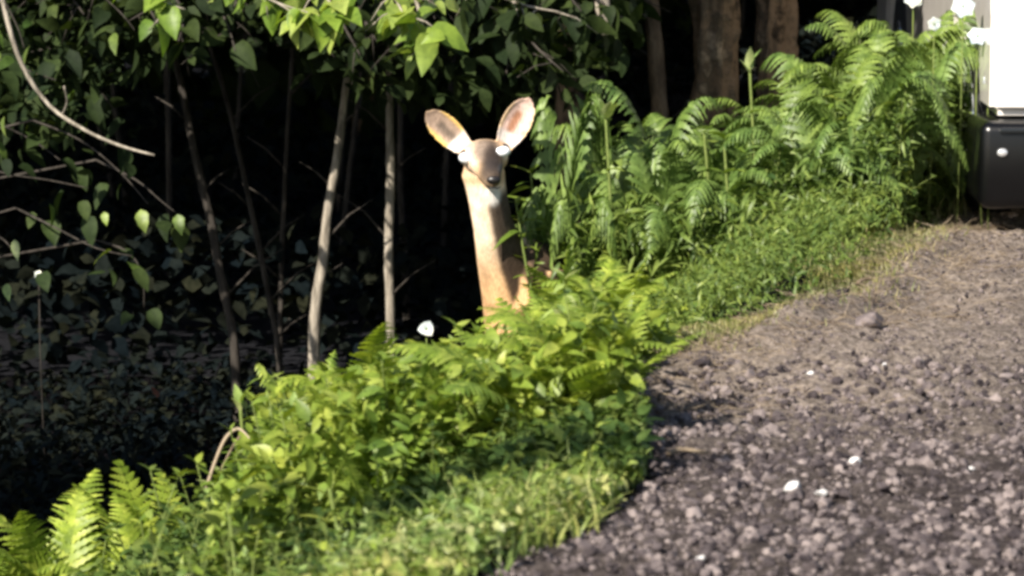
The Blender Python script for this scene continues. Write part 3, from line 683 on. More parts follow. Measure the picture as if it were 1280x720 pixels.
LB = [
    ([(120, -70, .2), (165, -25, .1), (200, 0, 0), (232, 12, 0)], 20, 'tree', .10, 'leafy branch tip ending in one bright notched leaf over the dark woods', .09, 5),
    ([(250, -90, .3), (290, -40, .15), (330, -5, .05), (365, 10, 0)], 34, 'tree', .10, 'bright green leafy branch with curled pointed leaves, above the pale sapling', .13, 7),
    ([(330, -100, .3), (380, -40, .1), (410, 0, 0), (430, 20, -.05)], 38, 'tree', .115, 'bright branch with a broad pale drooping leaf, left of the largest bright cluster', .12, 7),
    ([(440, -90, .3), (470, -40, .1), (495, 0, 0), (505, 20, -.05)], 44, 'tree', .115, 'largest bright leaf cluster hanging at the top above the deer', .13, 8),
    ([(500, -60, .4), (520, 0, .3), (530, 40, .25), (538, 72, .2)], 20, 'tree', .085, 'branch ending in a pair of small hanging green leaves just above the deer\'s ear', .08, 5),
    ([(560, -60, .3), (600, -20, .2), (650, 5, .2), (700, 15, .2)], 40, 'tree_dark', .10, 'green leafy branch reaching right over the deer toward the hanging brown limb', .13, 8),
]
for path, n, kd, sz, lb, sp_, tw in LB:
    leafy_branch('leafy_branch', path, 15.0, n, kd, sz, lb, None, 1, sp_, tw)
for k in range(36):   # shaded foliage behind the lit branches
    px = 60 + (k*33.7) % 720; y0 = random.uniform(-80, 5) if px < 420 else random.uniform(-70, 30)
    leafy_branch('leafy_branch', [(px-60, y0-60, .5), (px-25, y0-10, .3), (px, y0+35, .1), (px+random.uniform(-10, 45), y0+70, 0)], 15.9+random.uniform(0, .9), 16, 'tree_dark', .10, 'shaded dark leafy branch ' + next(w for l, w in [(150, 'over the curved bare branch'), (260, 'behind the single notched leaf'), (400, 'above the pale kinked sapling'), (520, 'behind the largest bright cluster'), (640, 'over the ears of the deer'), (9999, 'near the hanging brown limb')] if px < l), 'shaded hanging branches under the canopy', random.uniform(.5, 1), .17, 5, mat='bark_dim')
nq = 3200; pxq = rng.uniform(-80, 800, nq); yq = rng.uniform(16.3, 17.6, nq); low = np.interp(pxq, [-80, 100, 200, 260, 400, 520, 700, 760, 800], [220, 170, 70, 60, 110, 140, 130, 110, 50]); pyq = low - (low+120)*rng.random(nq)**.8
Pq = np.array([list(at(float(a), float(b_), float(c))) for a, b_, c in zip(pxq, pyq, yq)]); Pq = Pq[wob(Pq[:, 0], Pq[:, 2]*1.4, 4.2, 3) > -.35]
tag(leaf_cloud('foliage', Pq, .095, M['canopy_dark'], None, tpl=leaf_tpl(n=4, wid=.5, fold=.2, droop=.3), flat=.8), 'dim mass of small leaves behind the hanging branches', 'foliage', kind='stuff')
# the shrub at the left edge
SH = [
    ([(-60, 40, .4), (-10, 70, .2), (40, 90, .1), (70, 100, 0)], 12), ([(-60, 120, .3), (-10, 150, .1), (40, 175, .1), (75, 200, 0)], 14), ([(-60, 190, .2), (0, 215, .1), (60, 225, .1), (110, 235, 0)], 14),
    ([(40, 150, .4), (100, 175, .3), (150, 215, .2), (185, 255, .1)], 12), ([(120, 200, .4), (170, 225, .3), (200, 250, .2), (225, 270, .2)], 8),
    ([(20, 260, .4), (70, 285, .2), (120, 310, .1), (165, 320, 0)], 14), ([(120, 300, .3), (160, 315, .2), (178, 345, .1), (180, 385, .1)], 12), ([(-60, 270, .2), (-25, 285, .1), (5, 300, 0), (20, 320, 0)], 8), ([(-60, -40, .3), (-10, -20, .2), (20, 30, .1), (30, 60, 0)], 12),
    ([(60, -60, .4), (110, -20, .3), (150, 15, .2), (170, 40, .2)], 10), ([(60, 60, .9), (100, 90, .8), (130, 120, .7), (150, 150, .7)], 10),
]
sh = empty('shrub', (-2.6, 16.3, H(-2.6, 16.3))); tag(sh, 'loose shaded shrub with scattered leaves reaching in from the left edge', 'shrub'); o = sh.location
mb = MB(); mb.tube([Vector((0, 0, 0)), Vector((.1, 0, .5)), Vector((.25, -.05, 1.1)), Vector((.3, 0, 2.2))], [.03, .025, .02, .01], 8); mb.build('stem', M['bark'], sh)
for path, n in SH:
    P = spline([at(px, py, 15.9+dz) for px, py, dz in path], 4)
    mb = MB(); s0 = Vector((.25, -.05, 1.1)) + o; s0.z = P[0].z-.15
    mb.tube([p-o for p in [s0]+P], [.006]+[.005*(1-.7*i/len(P)) for i in range(len(P))], 5); mb.build('branch', M['bark_dim'], sh)
    for k in range(int(n*(.45 if path[-1][1] > 220 else 1.1))):
        p = random.choice(P) + Vector((random.gauss(0, .06), random.gauss(0, .06), random.gauss(-.01, .05)))
        link('leaf', random.choice(LEAF[random.choice(['tree_dark', 'tree_dark', 'tree_dark', 'tree_dark', 'weed_dark'])]), sh, frame(p-o, random.gauss(-1.57, 1.2), -random.uniform(0, 1.2), random.uniform(-.7, .7), random.uniform(.06, .115)))
one = [(176, 262, .085), (222, 268, .075), (18, 300, .08), (8, 355, .07), (130, 265, .05)]
for px, py, sz in one:
    p = at(px, py, 15.5); link('leaf', random.choice(LEAF['pale' if px < 100 else 'weed']), sh, frame(p-o, -1.3, -.9, .4, sz))

# ---------------------------------------------------------------- planting with a skyline cap
def cap_z(px, y, table):
    xs_, ys_ = zip(*table); return at(px, float(np.interp(px, xs_, ys_)), y).z
S_MID = [(250, 640), (285, 560), (315, 505), (345, 452), (400, 436), (460, 428), (520, 424), (575, 412), (600, 405), (640, 402), (690, 385), (705, 345), (765, 348), (830, 392), (860, 420)]
S_LEFT = [(-80, 590), (0, 588), (40, 562), (120, 558), (150, 548), (190, 548), (240, 552), (262, 585), (300, 610)]
S_FRONT = [(-80, 600), (100, 615), (240, 625), (420, 635), (560, 600), (700, 560), (800, 560), (850, 590)]
S_RIGHT = [(640, 265), (652, 225), (680, 200), (735, 190), (800, 200), (862, 188), (910, 172), (945, 150), (985, 130), (1035, 100), (1090, 62), (1140, 35), (1240, 10)]
def place(n, y0, y1, px0, px1, table, fn, smin=.06, hmin=.1, hmax=.8, q=(.75, 1.0), tries=40, mind=.09):
    got = []; t = 0
    while len(got) < n and t < n*tries:
        t += 1; y = random.uniform(y0, y1); px = random.uniform(px0, px1); x = (px-640)/FPX*y*1.01
        if edge_x(y) - x < smin: continue
        h = (cap_z(px, y, table) - H(x, y))*random.uniform(*q)
        if h < hmin: continue
        h = min(h, hmax*random.uniform(.75, 1.1))
        if any((x-a)**2+(y-b_)**2 < mind**2 for a, b_ in got): continue
        got.append((x, y)); fn(x, y, h, px)
def zone(px, y, cols, rows):
    return next(w for lim, w in rows if y < lim), next(w for lim, w in cols if px < lim)
RC = [(745, 'right beside the deer'), (830, 'under the hanging brown limb'), (915, 'below the mottled trunks'), (1000, 'right of the mottled trunks'), (1100, 'between trunks and van'), (9999, 'next to the van')]
RR = [(15.8, 'front of deep green mass'), (16.6, 'middle of deep green mass'), (99, 'back of deep green mass')]
MC = [(380, 'by the dark hollow'), (470, 'below the pale kinked sapling'), (570, 'below the white drooping flower'), (690, 'straight below the deer'), (9999, 'next to the bare earth mound')]
MR = [(11.5, 'low in the sunlit mass'), (12.9, 'halfway up the sunlit mass'), (99, 'atop the sunlit mass')]
FC = [(330, 'near the bottom left'), (430, 'around the yellow leaf'), (540, 'just right of the yellow leaf'), (640, 'above the whitish dead leaves'), (9999, 'against the gravel')]
FRW = [(9.2, 'at the bottom edge'), (99, 'higher up the near bank')]
def ZL(a, px, y, cols, rows): r, c = zone(px, y, cols, rows); return f'{a}, {r}, {c}'
# right-hand mass behind the road edge
GR = 'ferns in the deep green mass right of the deer'
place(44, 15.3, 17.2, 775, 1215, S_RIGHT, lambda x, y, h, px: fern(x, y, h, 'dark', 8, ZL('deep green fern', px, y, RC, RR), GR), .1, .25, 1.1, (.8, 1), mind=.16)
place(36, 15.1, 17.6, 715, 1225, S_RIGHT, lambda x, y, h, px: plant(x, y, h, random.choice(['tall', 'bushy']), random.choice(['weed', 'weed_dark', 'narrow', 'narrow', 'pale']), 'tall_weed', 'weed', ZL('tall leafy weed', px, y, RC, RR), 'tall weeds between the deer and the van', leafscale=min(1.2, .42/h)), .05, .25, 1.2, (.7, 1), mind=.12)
# bright mass in front of the deer
GB = 'yellow-green ferns massed in front of the deer'
place(50, 10.5, 14.2, 392, 800, S_MID, lambda x, y, h, px: fern(x, y, h, random.choice(['bright', 'bright', 'up']), 8, ZL('yellow-green fern', px, y, MC, MR), GB), .1, .15, .5, (.66, .9), mind=.15)
place(105, 10.5, 14.3, 290, 800, S_MID, lambda x, y, h, px: plant(x, y, h, random.choice(['weed', 'bushy']), random.choice(['weed', 'weed', 'weed', 'narrow', 'pale']), 'leafy_weed', 'weed', ZL('bright leafy weed', px, y, MC, MR), 'bright weeds in front of the deer', leafscale=min(1.7, .46/h)), .1, .12, .5, (.75, 1), mind=.085)
# left
place(16, 11.2, 13.0, -50, 265, S_LEFT, lambda x, y, h, px: plant(x, y, h, 'weed', random.choice(['weed_dark', 'weed']), 'leafy_weed', 'weed', 'low green weed along the dark hollow, ' + ('left of the lone fern' if px < 50 else 'around the lone fern' if px < 160 else 'by the spiky fern'), 'low weeds along the left edge of the woods', leafscale=min(1.3, .34/h)), .1, .1, .5, (.6, .93), mind=.1)
# foreground
place(18, 9.85, 10.5, 240, 820, [(0, 470), (900, 470)], lambda x, y, h, px: plant(x, y, h, 'bushy', random.choice(['weed_dark', 'narrow', 'weed']), 'leafy_weed', 'weed', 'dark shaded weed in the dip under the sunlit mass, ' + ('left part' if px < 420 else 'middle part' if px < 620 else 'next to the gravel'), 'shaded weeds in the dip', leafscale=min(1.4, .24/h)), .04, .08, .24, (.6, 1), mind=.1)  # darker leaf mix helps paint the band of shade
place(22, 8.5, 11.4, -60, 230, S_FRONT, lambda x, y, h, px: plant(x, y, h, random.choice(['weed', 'bushy']), random.choice(['weed_dark', 'weed_dark', 'narrow_dark']), 'leafy_weed', 'weed', 'low dark green weed in the lower left corner, ' + ('at the very edge' if px < 60 else 'below the lone fern' if px < 150 else 'where the corner meets the pale grass'), 'dark weeds in the lower left corner', leafscale=min(1.4, .24/h)), .05, .08, .34, (.6, 1), mind=.09)
place(60, 8.5, 9.8, 220, 810, S_FRONT, lambda x, y, h, px: plant(x, y, h, random.choice(['weed', 'bushy']), random.choice(['weed', 'pale', 'narrow', 'weed_dark']), 'leafy_weed', 'weed', ZL('low sunlit weed', px, y, FC, FRW), 'low sunlit weeds on the near bank', leafscale=min(1.4, .24/h)), .05, .08, .34, (.6, 1), mind=.09)

# unseen tree added on the near side, so its bough shades the bank
rt = empty('tree', (-6.4, 7.2, H(-6.4, 7.2)-.05)); tag(rt, 'unseen tree added left of the viewer so its long leafy bough shades the bank', 'tree'); o = np.array(rt.location)
mb = MB(); mb.tube([Vector(p)-rt.location for p in [(-6.4, 7.2, float(o[2])), (-6.35, 7.25, 1), (-6.2, 7.3, 3), (-6.4, 7.2, 5.5)]], [.16, .13, .11, .04], 12, True, .06); mb.build('trunk', M['bark_brown'], rt)
mb = MB(); mb.tube([Vector(p)-rt.location for p in [(-6.25, 7.3, 2.4), (-4.8, 7.1, 2.75), (-3.2, 7.0, 2.85), (-1.7, 7.0, 2.8)]], [.06, .045, .03, .012], 8); mb.build('limb', M['bark_brown'], rt)
leaf_cloud('crown', np.concatenate([crown_leaves((-2.95, 7.0, 2.8), (1.3, .18, .12), 420, .1), crown_leaves((-7.2, 7.0, 5.2), (1.3, 1.2, 1.5), 1800, .1)]), .10, M['canopy'], rt, o)
# plants that stand out
def fern_at(px, top, depth, kind, n, label, spread=1, rz=None):
    p = at(px, top, depth); fern(p.x, depth, p.z-H(p.x, depth), kind, n, label, None, rz, spread)
fern_at(722, 332, 13.4, 'up', 9, 'bright upright fern rising beside the deer\'s chest against the deep green mass', .75)
fern_at(790, 345, 13.6, 'bright', 9, 'yellow-green fern arching toward the bare earth mound')
fern_at(682, 420, 12.4, 'up', 9, 'bright fern with clear toothed fronds just before the bank, below the deer', .7)
fern_at(640, 440, 12.6, 'bright', 8, 'bright fern directly below the deer in the sunlit mass', .9)
fern_at(390, 474, 12.6, 'bright', 8, 'bright fern at the far corner of the sunlit mass by the dark hollow', .55)
fern_at(80, 650, 12.2, 'bright', 10, 'bright yellow-green fern alone at the lower left against the dark woods', 1.2)
fern_at(138, 640, 12.6, 'up', 7, 'small fern with one long bright frond slanting right, beside the lone left fern', 1.2)
fern_at(212, 612, 12.4, 'up', 8, 'bright spiky fern left of the curved dead stem', 1.3)
fern_at(728, 262, 15.2, 'curled', 9, 'deep green fern low against the shoulder of the deer', .5, 1.2)
fern_at(700, 190, 15.35, 'curled', 10, 'deep green fern with curled drooping fronds right beside the deer', .62, 2.4)
fern_at(785, 192, 15.7, 'curled', 9, 'deep green arching fern below the bright leaf rosette', .9, .5)
fern_at(850, 290, 15.3, 'curled', 9, 'deep green fern with ribbed arching fronds in front of the dark trunk', .8)
fern_at(1105, 148, 15.9, 'bright', 10, 'yellow-green flat-topped fern on pale stalks near the van', .8)
fern_at(1070, 155, 15.9, 'bright', 9, 'yellow-green fern leaning away from the van, on pale stalks over the gravel edge', .8)
fern_at(1165, 160, 16.1, 'bright', 8, 'yellow-green fern closest to the black bumper of the van', .8)
for px, top, dp, lb in [(690, 250, 15.1, 'leafy green weed standing between the deer and the curled ferns'), (705, 215, 15.4, 'tall leafy weed rising at the near end of the curled ferns')]:
    p = at(px, top, dp); h = p.z-H(p.x, dp); plant(p.x, dp, h, 'tall', 'narrow', 'tall_weed', 'weed', lb, leafscale=.9)
fern_at(24, 690, 12.3, 'bright', 8, 'bright small fern touching the left edge beside the lone fern', 1.3)
fern_at(172, 640, 12.2, 'bright', 8, 'low bright fern filling the gap before the spiky fern', 1.0)
def plant_at(px, top, depth, proto, kind, name, cat, label, ls=None):
    p = at(px, top, depth); h = p.z-H(p.x, depth); return plant(p.x, depth, h, proto, kind, name, cat, label, leafscale=ls or min(1.3, .4/h))
def spike(px, top, depth, label, nl=7, size=.07, kind='pale', up=(.5, 1.3), ht=None, name='weed_stalk'):
    p = at(px, top+14, depth); z0 = H(p.x, depth); r = empty(name, (p.x, depth, z0)); tag(r, label, 'weed'); h = p.z-z0
    mb = MB(); mb.tube(spline([(random.uniform(-.05, .05), 0, 0), (.02, 0, h*.5), (0, 0, h)], 5), [.005]*10+[.004], 5); mb.build('stem', M['stem'], r)
    for k in range(nl): link('leaf', random.choice(LEAF[kind]), r, frame((0, 0, h-.012*(k % 3)), k*2*math.pi/nl+random.uniform(-.3, .3), random.uniform(*up), 0, size*random.uniform(.75, 1.15)))
    for k in range(6): link('leaf', random.choice(LEAF['weed']), r, frame((0, 0, h*(.35+.09*k)), k*2.4, random.uniform(0, .7), 0, size*.9))
    return r
spike(757, 128, 15.3, 'bright yellow-green leaf rosette on a stalk standing above the deep green ferns', 9, .085, 'pale', (.4, 1.25))
spike(937, 70, 15.6, 'tall yellow-green stalk with narrow upright tip in front of the brown trunk', 4, .075, 'pale', (.9, 1.4))
spike(880, 150, 15.4, 'weed with a pale slanting leaf beside the round leaf', 4, .08, 'pale', (.1, .7))
spike(905, 160, 15.3, 'weed with one large rounded green leaf near the foot of the brown trunk', 5, .10, 'weed', (.1, .6))
spike(1150, 50, 16.6, 'slim weed with a pale lifted leaf under the white blossoms', 5, .06, 'pale', (.4, 1.2))
spike(300, 490, 11.9, 'pale upright leaf shoot beside the curved dead stem', 3, .07, 'pale', (.9, 1.4))
spike(788, 560, 10.3, 'bright yellow leaf shoot at the edge of the gravel', 4, .055, 'pale', (.8, 1.4))
spike(285, 615, 9.9, 'tall pale grass-like shoot in the dark weeds of the near bank', 4, .08, 'narrow', (.9, 1.4))
spike(412, 598, 9.9, 'slim green shoot standing in the dark weeds below the sunlit mass', 4, .08, 'narrow', (.9, 1.4))
for px, top in ((1046, 190), (1072, 196), (1094, 200), (1116, 198), (1133, 205)):
    p = at(px, top, 15.35); z0 = H(p.x, 15.35); r = empty('stalk', (p.x, 15.35, z0)); tag(r, 'pale upright stalk under the flat-topped ferns by the gravel edge', 'plant stalk', 'pale stalks at the gravel edge by the van')
    h = p.z-z0+.05; mb = MB(); mb.tube(spline([(0, 0, 0), (random.uniform(-.02, .02), 0, h*.5), (random.uniform(-.03, .03), 0, h)], 4), [.005]*9, 5); mb.build('stem', M['pale'], r)
    for k in range(6): link('leaf', random.choice(LEAF['weed']), r, frame((0, 0, h*(.5+.1*k)), k*2.4, .5, 0, .06))
# curved dead stems, left
e = empty('curved_dead_plant', at(262, 596, 11.6)); tag(e, 'curved brown dead stem arching over the gap left of the sunlit mass', 'dead stem'); o = e.location
mb = MB(); mb.tube([p-o for p in spline([at(258, 610, 11.6), at(268, 580, 11.6), at(282, 548, 11.6), at(298, 536, 11.6), at(312, 548, 11.55)], 5)], [.005]*15+[.004, .0035, .003, .0025, .002, .002], 6); mb.build('stem', M['dead'], e)
mb = MB(); mb.tube([p-o for p in spline([at(276, 588, 11.6), at(290, 560, 11.6), at(300, 545, 11.6)], 4)], [.003]*9, 5); mb.build('side_stem', M['dead'], e)

# blossoms
def petals(parent, c, n, size, tilt, yaw0=0, mat='petal', face=True):
    for k in range(n):
        a = k*2*math.pi/n + yaw0
        R = Matrix.Rotation(tilt, 4, 'X'); f = Matrix.Translation(c) @ R @ Matrix.Rotation(a, 4, 'Z') @ Matrix.Rotation(-.25, 4, 'Y') @ Matrix.Diagonal((size, size, size, 1))
        link('petal', PET, parent, f)
PET = mesh_np('petal', *leaf_tpl(n=6, wid=1.35, fold=.12, droop=.3), M['petal'])
def flower(px, py, depth, size, n, label, tilt=1.2, name='white_flower'):
    p = at(px, py, depth); z0 = H(p.x, depth); r = empty(name, (p.x, depth, z0)); tag(r, label, 'flower'); h = p.z-z0; sm_ = M['bark_dim'] if px < 100 else M['stem']
    mb = MB(); mb.tube([(random.uniform(-.04, .04), .04, 0), (0, .03, h*.6), (0, .01, h)], [.003, .0025, .002], 5); mb.build('stem', sm_, r)
    petals(r, Vector((0, 0, h)), n, size, tilt+random.uniform(-.6, .4), random.uniform(0, 2))
    m = MB(); ellipsoid(m, (0, -.002, h), (.004, .004, .004), 8); m.build('flower_centre', M['pale'], r)
    return r
flower(533, 411, 13.9, .027, 3, 'single white drooping flower at the upper edge of the weeds, left of the deer', 1.1)
FB = [(1222, 45, .038, 'white blossom just left of the van, lowest of the blossoms'), (1204, 8, .045, 'largest white blossom at the top near the van'), (1168, 30, .026, 'small narrow white blossom set lower than the top row'), (1142, -2, .036, 'leftmost white blossom at the top of the shrub'), (1236, 100, .022, 'small cream blossom hanging low against the side of the van')]
for px, py, sz, lb in FB: flower(px, py, 15.45, sz*.95, 6, lb, 1.3)
flower(48, 343, 16.4, .016, 5, 'tiny white speck shining alone in the dark at the left edge', 1.4)  # flower shape stands in for a bright speck of unknown kind
r = empty('red_leaf', at(197, 497, 14.5)); r.location.z = max(r.location.z, H(r.location.x, 14.5)); tag(r, 'small reddish fallen leaf in the dark hollow above the spiky fern', 'leaf')
link('blade', mesh_np('blade', *leaf_tpl(n=5, wid=.6), leaf_mat('red_leaf', [(.10, .03, .02), (.14, .04, .025)], .2)), r, frame((0, 0, 0), 2.2, .9, .3, .05))

# ---------------------------------------------------------------- undergrowth nobody could count
def scatter_under(name, n, y0, y1, px0, px1, table, mat, size, tpl, kfill=1, smin=.03, flat=.6, hmax=.45, pit=0.1):
    y = rng.uniform(y0, y1, n); px = rng.uniform(px0, px1, n); x = (px-640)/FPX*y*1.01
    s = edge_x(y)-x; ok = s > smin; x, y, px = x[ok], y[ok], px[ok]
    g = hgt(x, y); tx, ty = zip(*table); cp = np.interp(px, tx, ty)
    ang = PITCH + np.arctan((cp-360)/FPX); cz = CAMZ - y*np.tan(ang)*1.0
    top = np.minimum(cz-g, hmax)*(.8+.2*wob(x, y, 6, 4)); ok = top > .02
    x, y, g, top = x[ok], y[ok], g[ok], top[ok]; n = len(x)
    P = np.stack([x, y, g+top*rng.random(n)**kfill], 1)
    A = frames_np(P, rng.uniform(0, 6.28, n), rng.normal(pit, flat, n), rng.normal(0, .6, n), rng.uniform(.6, 1.3, n)*size)
    v, f = inst(*tpl, A); return tag(link(name, mesh_np(name, v, f, mat)), kind='stuff')
lt = leaf_tpl(n=4, wid=.5, fold=.25, droop=.3)
ln_ = leaf_tpl(n=4, wid=.22, fold=.25, droop=.5)
o = scatter_under('undergrowth', 22000, 10.45, 14.6, 270, 840, [(a, c+12) for a, c in S_MID], M['weed'], .055, lt, .8, hmax=.5); tag(o, 'dense bright green undergrowth leaves filling the sunlit mass', 'undergrowth')
o = scatter_under('undergrowth', 22000, 15.0, 17.8, 672, 1230, [(a, c+30) for a, c in S_RIGHT], M['mid'], .06, ln_, .7, hmax=.95); tag(o, 'dense deep green undergrowth leaves filling the bank beside the van', 'undergrowth')
o = scatter_under('undergrowth', 18000, 12.4, 16.6, 700, 1225, [(720, 360), (820, 350), (900, 290), (1000, 230), (1230, 190)], M['mid'], .035, ln_, .8, hmax=.5, pit=.6); tag(o, 'feathery mid green growth low over the gravel edge', 'undergrowth')
o = scatter_under('undergrowth', 12000, 8.3, 10.1, 210, 830, [(0, 560), (900, 560)], M['grass'], .032, lt, .7, hmax=.09); tag(o, 'pale green ground cover leaves on the near bank', 'ground cover')
o = scatter_under('undergrowth', 16000, 8.3, 12.8, -90, 260, [(a, c+12) for a, c in S_FRONT], M['weed_dark'], .034, lt, .7, hmax=.2); tag(o, 'dark green ground cover leaves in the lower left corner', 'ground cover')
o = scatter_under('undergrowth', 5000, 11.0, 12.6, -90, 300, [(a, c+22) for a, c in S_LEFT], M['weed_dark'], .04, lt, .7, hmax=.35); tag(o, 'deep green leaves packed along the left bank', 'undergrowth')

o = scatter_under('undergrowth', 6000, 9.8, 10.5, 200, 860, [(0, 440), (900, 440)], M['weed_dark'], .042, lt, .8, hmax=.13); tag(o, 'shaded dark leaves between the sunlit mass and the near bank', 'undergrowth')  # band of shade put into the dark leaf colour
yb = rng.uniform(18.2, 30, 14000); xb = rng.uniform(-1, 1, 14000)*yb*.16; gb = hgt(xb, yb); hb = np.clip(.35+.5*wob(xb, yb, .9, 2), 0, .9)
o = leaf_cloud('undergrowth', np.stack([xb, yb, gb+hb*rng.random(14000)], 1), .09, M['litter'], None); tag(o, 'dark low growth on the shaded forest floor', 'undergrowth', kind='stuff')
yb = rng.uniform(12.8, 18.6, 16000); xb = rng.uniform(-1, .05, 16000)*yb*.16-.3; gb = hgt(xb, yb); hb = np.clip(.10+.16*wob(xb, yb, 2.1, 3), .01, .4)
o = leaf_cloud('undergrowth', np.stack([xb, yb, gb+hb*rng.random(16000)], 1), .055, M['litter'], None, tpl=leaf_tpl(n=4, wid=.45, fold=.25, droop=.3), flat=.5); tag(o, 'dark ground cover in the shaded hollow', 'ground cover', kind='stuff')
yb = rng.uniform(30, 46, 16000); xb = rng.uniform(-1, 1, 16000)*yb*.3
o = leaf_cloud('far_woods', np.stack([xb, yb, -1+3.6*rng.random(16000)], 1), .35, M['canopy_dark'], None); tag(o, 'far dark woods closing the view', 'woods', kind='stuff')
# grass
def blade_tpl(n=4, bend=.5, w=.03):
    V = []; F = []
    for i in range(n+1):
        t = i/n; ww = w*(1-t**1.5)+.0015; V += [(bend*t*t, -ww, t*(1-.25*bend*t)), (bend*t*t, ww, t*(1-.25*bend*t))]
    for i in range(n): F.append((2*i, 2*i+1, 2*i+3, 2*i+2))
    return V, F
def grass_patch(name, P, length, mat, bend, w, label, lean=.25):
    n = len(P); A = frames_np(P, rng.uniform(0, 6.28, n), rng.normal(0, lean, n), rng.normal(0, lean, n), rng.uniform(.4, 1.2, n)*length)
    v, f = inst(*blade_tpl(4, bend, w), A); o = link(name, mesh_np(name, v, f, mat)); return tag(o, label, 'grass', kind='stuff')
def pts_px(n, y0, y1, px0, px1, smin=.0, smax=9, clump=0):
    y = rng.uniform(y0, y1, n); px = rng.uniform(px0, px1, n); x = (px-640)/FPX*y*1.01; s = edge_x(y)-x; ok = (s > smin) & (s < smax)
    if clump: ok &= (wob(x, y, clump, 5) > 0)
    x, y = x[ok], y[ok]; return np.stack([x, y, hgt(x, y)-.005], 1)
grass_patch('grass', pts_px(2600, 8.4, 10.2, 180, 800, -.02, 9, 9), .13, M['grass'], .6, .035, 'pale sunlit grass along the bottom of the near bank')
grass_patch('grass', pts_px(1500, 8.4, 11.2, -90, 300, 0, 9, 9), .12, M['weed_dark'], .6, .04, 'dark grass in the lower left corner')
grass_patch('grass', pts_px(2600, 14.2, 17, 780, 1225, -.03, .35), .10, M['moss'], .5, .03, 'thin dry grass along the gravel edge below the van')
ym = rng.uniform(12.0, 15.6, 12000); xm = edge_x(ym)+rng.normal(-.05, .08, 12000)
grass_patch('grass', np.stack([xm, ym, hgt(xm, ym)-.003], 1), .035, M['moss'], .4, .06, 'short yellowish turf on the lip of the earth mound')
# larger bottom leaves
BL = [(232, 655, 9.0, 'narrow', 'tall looping grass clump near the bottom, left of the yellow leaf'), (300, 665, 8.95, 'narrow', 'grass clump with a bent over tip next to the yellow leaf'), (372, 690, 8.85, 'pale', 'low plant with a broad yellow leaf near the bottom edge'), (455, 640, 9.1, 'narrow', 'spiky pale grass clump in the middle of the near bank'), (555, 650, 9.05, 'weed', 'leafy pale weed left of the dead whitish leaves'), (640, 630, 9.2, 'weed', 'sunlit leafy weed close to the gravel at the bottom'), (700, 600, 9.6, 'weed', 'leafy weed at the corner where weeds meet gravel'), (150, 640, 9.2, 'weed_dark', 'dark leafy weed at the lower left')]
for px, top, dp, kd, lb in BL:
    p = at(px, top, dp); h = max(.12, p.z-H(p.x, dp)); plant(p.x, dp, h, 'weed', kd, 'leafy_weed', 'weed', lb, leafscale=min(1.6, .30/h))
for k, (px, py, lb) in enumerate([(548, 700, 'whitish dead leaf at the bottom edge, left of the other dead leaves'), (588, 704, 'pale dead leaf between two others at the bottom edge'), (620, 700, 'whitish curled dead leaf nearest the gravel at the bottom')]):
    p = at(px, py, 8.85); p.z = max(p.z, H(p.x, p.y)+.02); o = link('dead_leaf', mesh_np('dead_leaf', *leaf_tpl(n=6, wid=.6, fold=.5, droop=.4), plain('dead_leaf', (.62, .52, .42), .7)), None, frame(p, -.6+k*1.1, .5, .5*k, .05)); tag(o, lb, 'dead leaf')

# ---------------------------------------------------------------- stones
def rock_mesh(sub, jag=.28, seed=0, mat='stone'):
    bm = bmesh.new(); bmesh.ops.create_icosphere(bm, subdivisions=sub, radius=1)
    sx, sy, sz = random.uniform(.75, 1.25), random.uniform(.7, 1.1), random.uniform(.5, .8)
    for v in bm.verts:
        d = 1+noise.noise(v.co*1.3+Vector((seed*7.1, 0, 0)))*jag*2+noise.noise(v.co*3.1+Vector((seed*3.3, 5, 0)))*jag*.5
        v.co = Vector((v.co.x*sx*d, v.co.y*sy*d, v.co.z*sz*d))
    # knock flat facets off it
    for k in range(9):
        n_ = Vector((random.gauss(0, 1), random.gauss(0, 1), random.gauss(0, 1))).normalized(); lim = random.uniform(.38, .72)
        for v in bm.verts:
            dd = v.co.dot(n_)
            if dd > lim: v.co -= n_*(dd-lim)
    bm.verts.ensure_lookup_table()
    for i, v in enumerate(bm.verts): v.index = i
    V = [v.co[:] for v in bm.verts]; F = [[v.index for v in f.verts] for f in bm.faces]; bm.free(); return V, F
tpls = [rock_mesh(2, .25, k) for k in range(4)]; small = [rock_mesh(1, .25, k+9) for k in range(4)]
big = [mesh_np('stone', v, f, M['stone'], False) for v, f in [rock_mesh(2, .27, k+20) for k in range(10)]]
cand = []
while len(cand) < 300:
    y = random.uniform(8.6, 10.6); px = random.uniform(630, 1300); x = (px-640)/FPX*y*1.01
    if x < edge_x(y)+.01: continue
    cand.append((x, y))
for x, y in cand:
    s = random.uniform(.009, .020)
    link('stone', random.choice(big), ROAD, Matrix.Translation((x, y, H(x, y)+s*.25)) @ Matrix.Rotation(random.uniform(0, 6.28), 4, 'Z') @ Matrix.Rotation(random.gauss(0, .4), 4, 'X') @ Matrix.Diagonal((s, s, s*.9, 1)))
VV, FF, base = [], [], 0
def add_stones(n, y0, y1, s0, s1, tp, x1=3.9, dens=None):
    global base
    for tv, tf in tp:
        m = n//len(tp); y = rng.uniform(y0, y1, m); x = edge_x(y) + rng.random(m)*(np.minimum(x1, y*.13+.2)-edge_x(y)) - .02
        s = (s0+(s1-s0)*rng.random(m)**2.6)*rng.uniform(.7, 1.2, m); P = np.stack([x, y, hgt(x, y)+s*.35], 1)
        A = frames_np(P, rng.uniform(0, 6.28, m), rng.normal(0, .5, m), rng.normal(0, .5, m), s)
        v, f = inst(tv, tf, A); VV.append(v); FF.append(f+base); base += len(v)
add_stones(6500, 7.9, 11.6, .005, .020, tpls)
add_stones(14000, 7.9, 12.5, .002, .006, small)
add_stones(7000, 7.9, 11.5, .004, .009, small)
add_stones(8000, 10.5, 16.5, .003, .011, small)
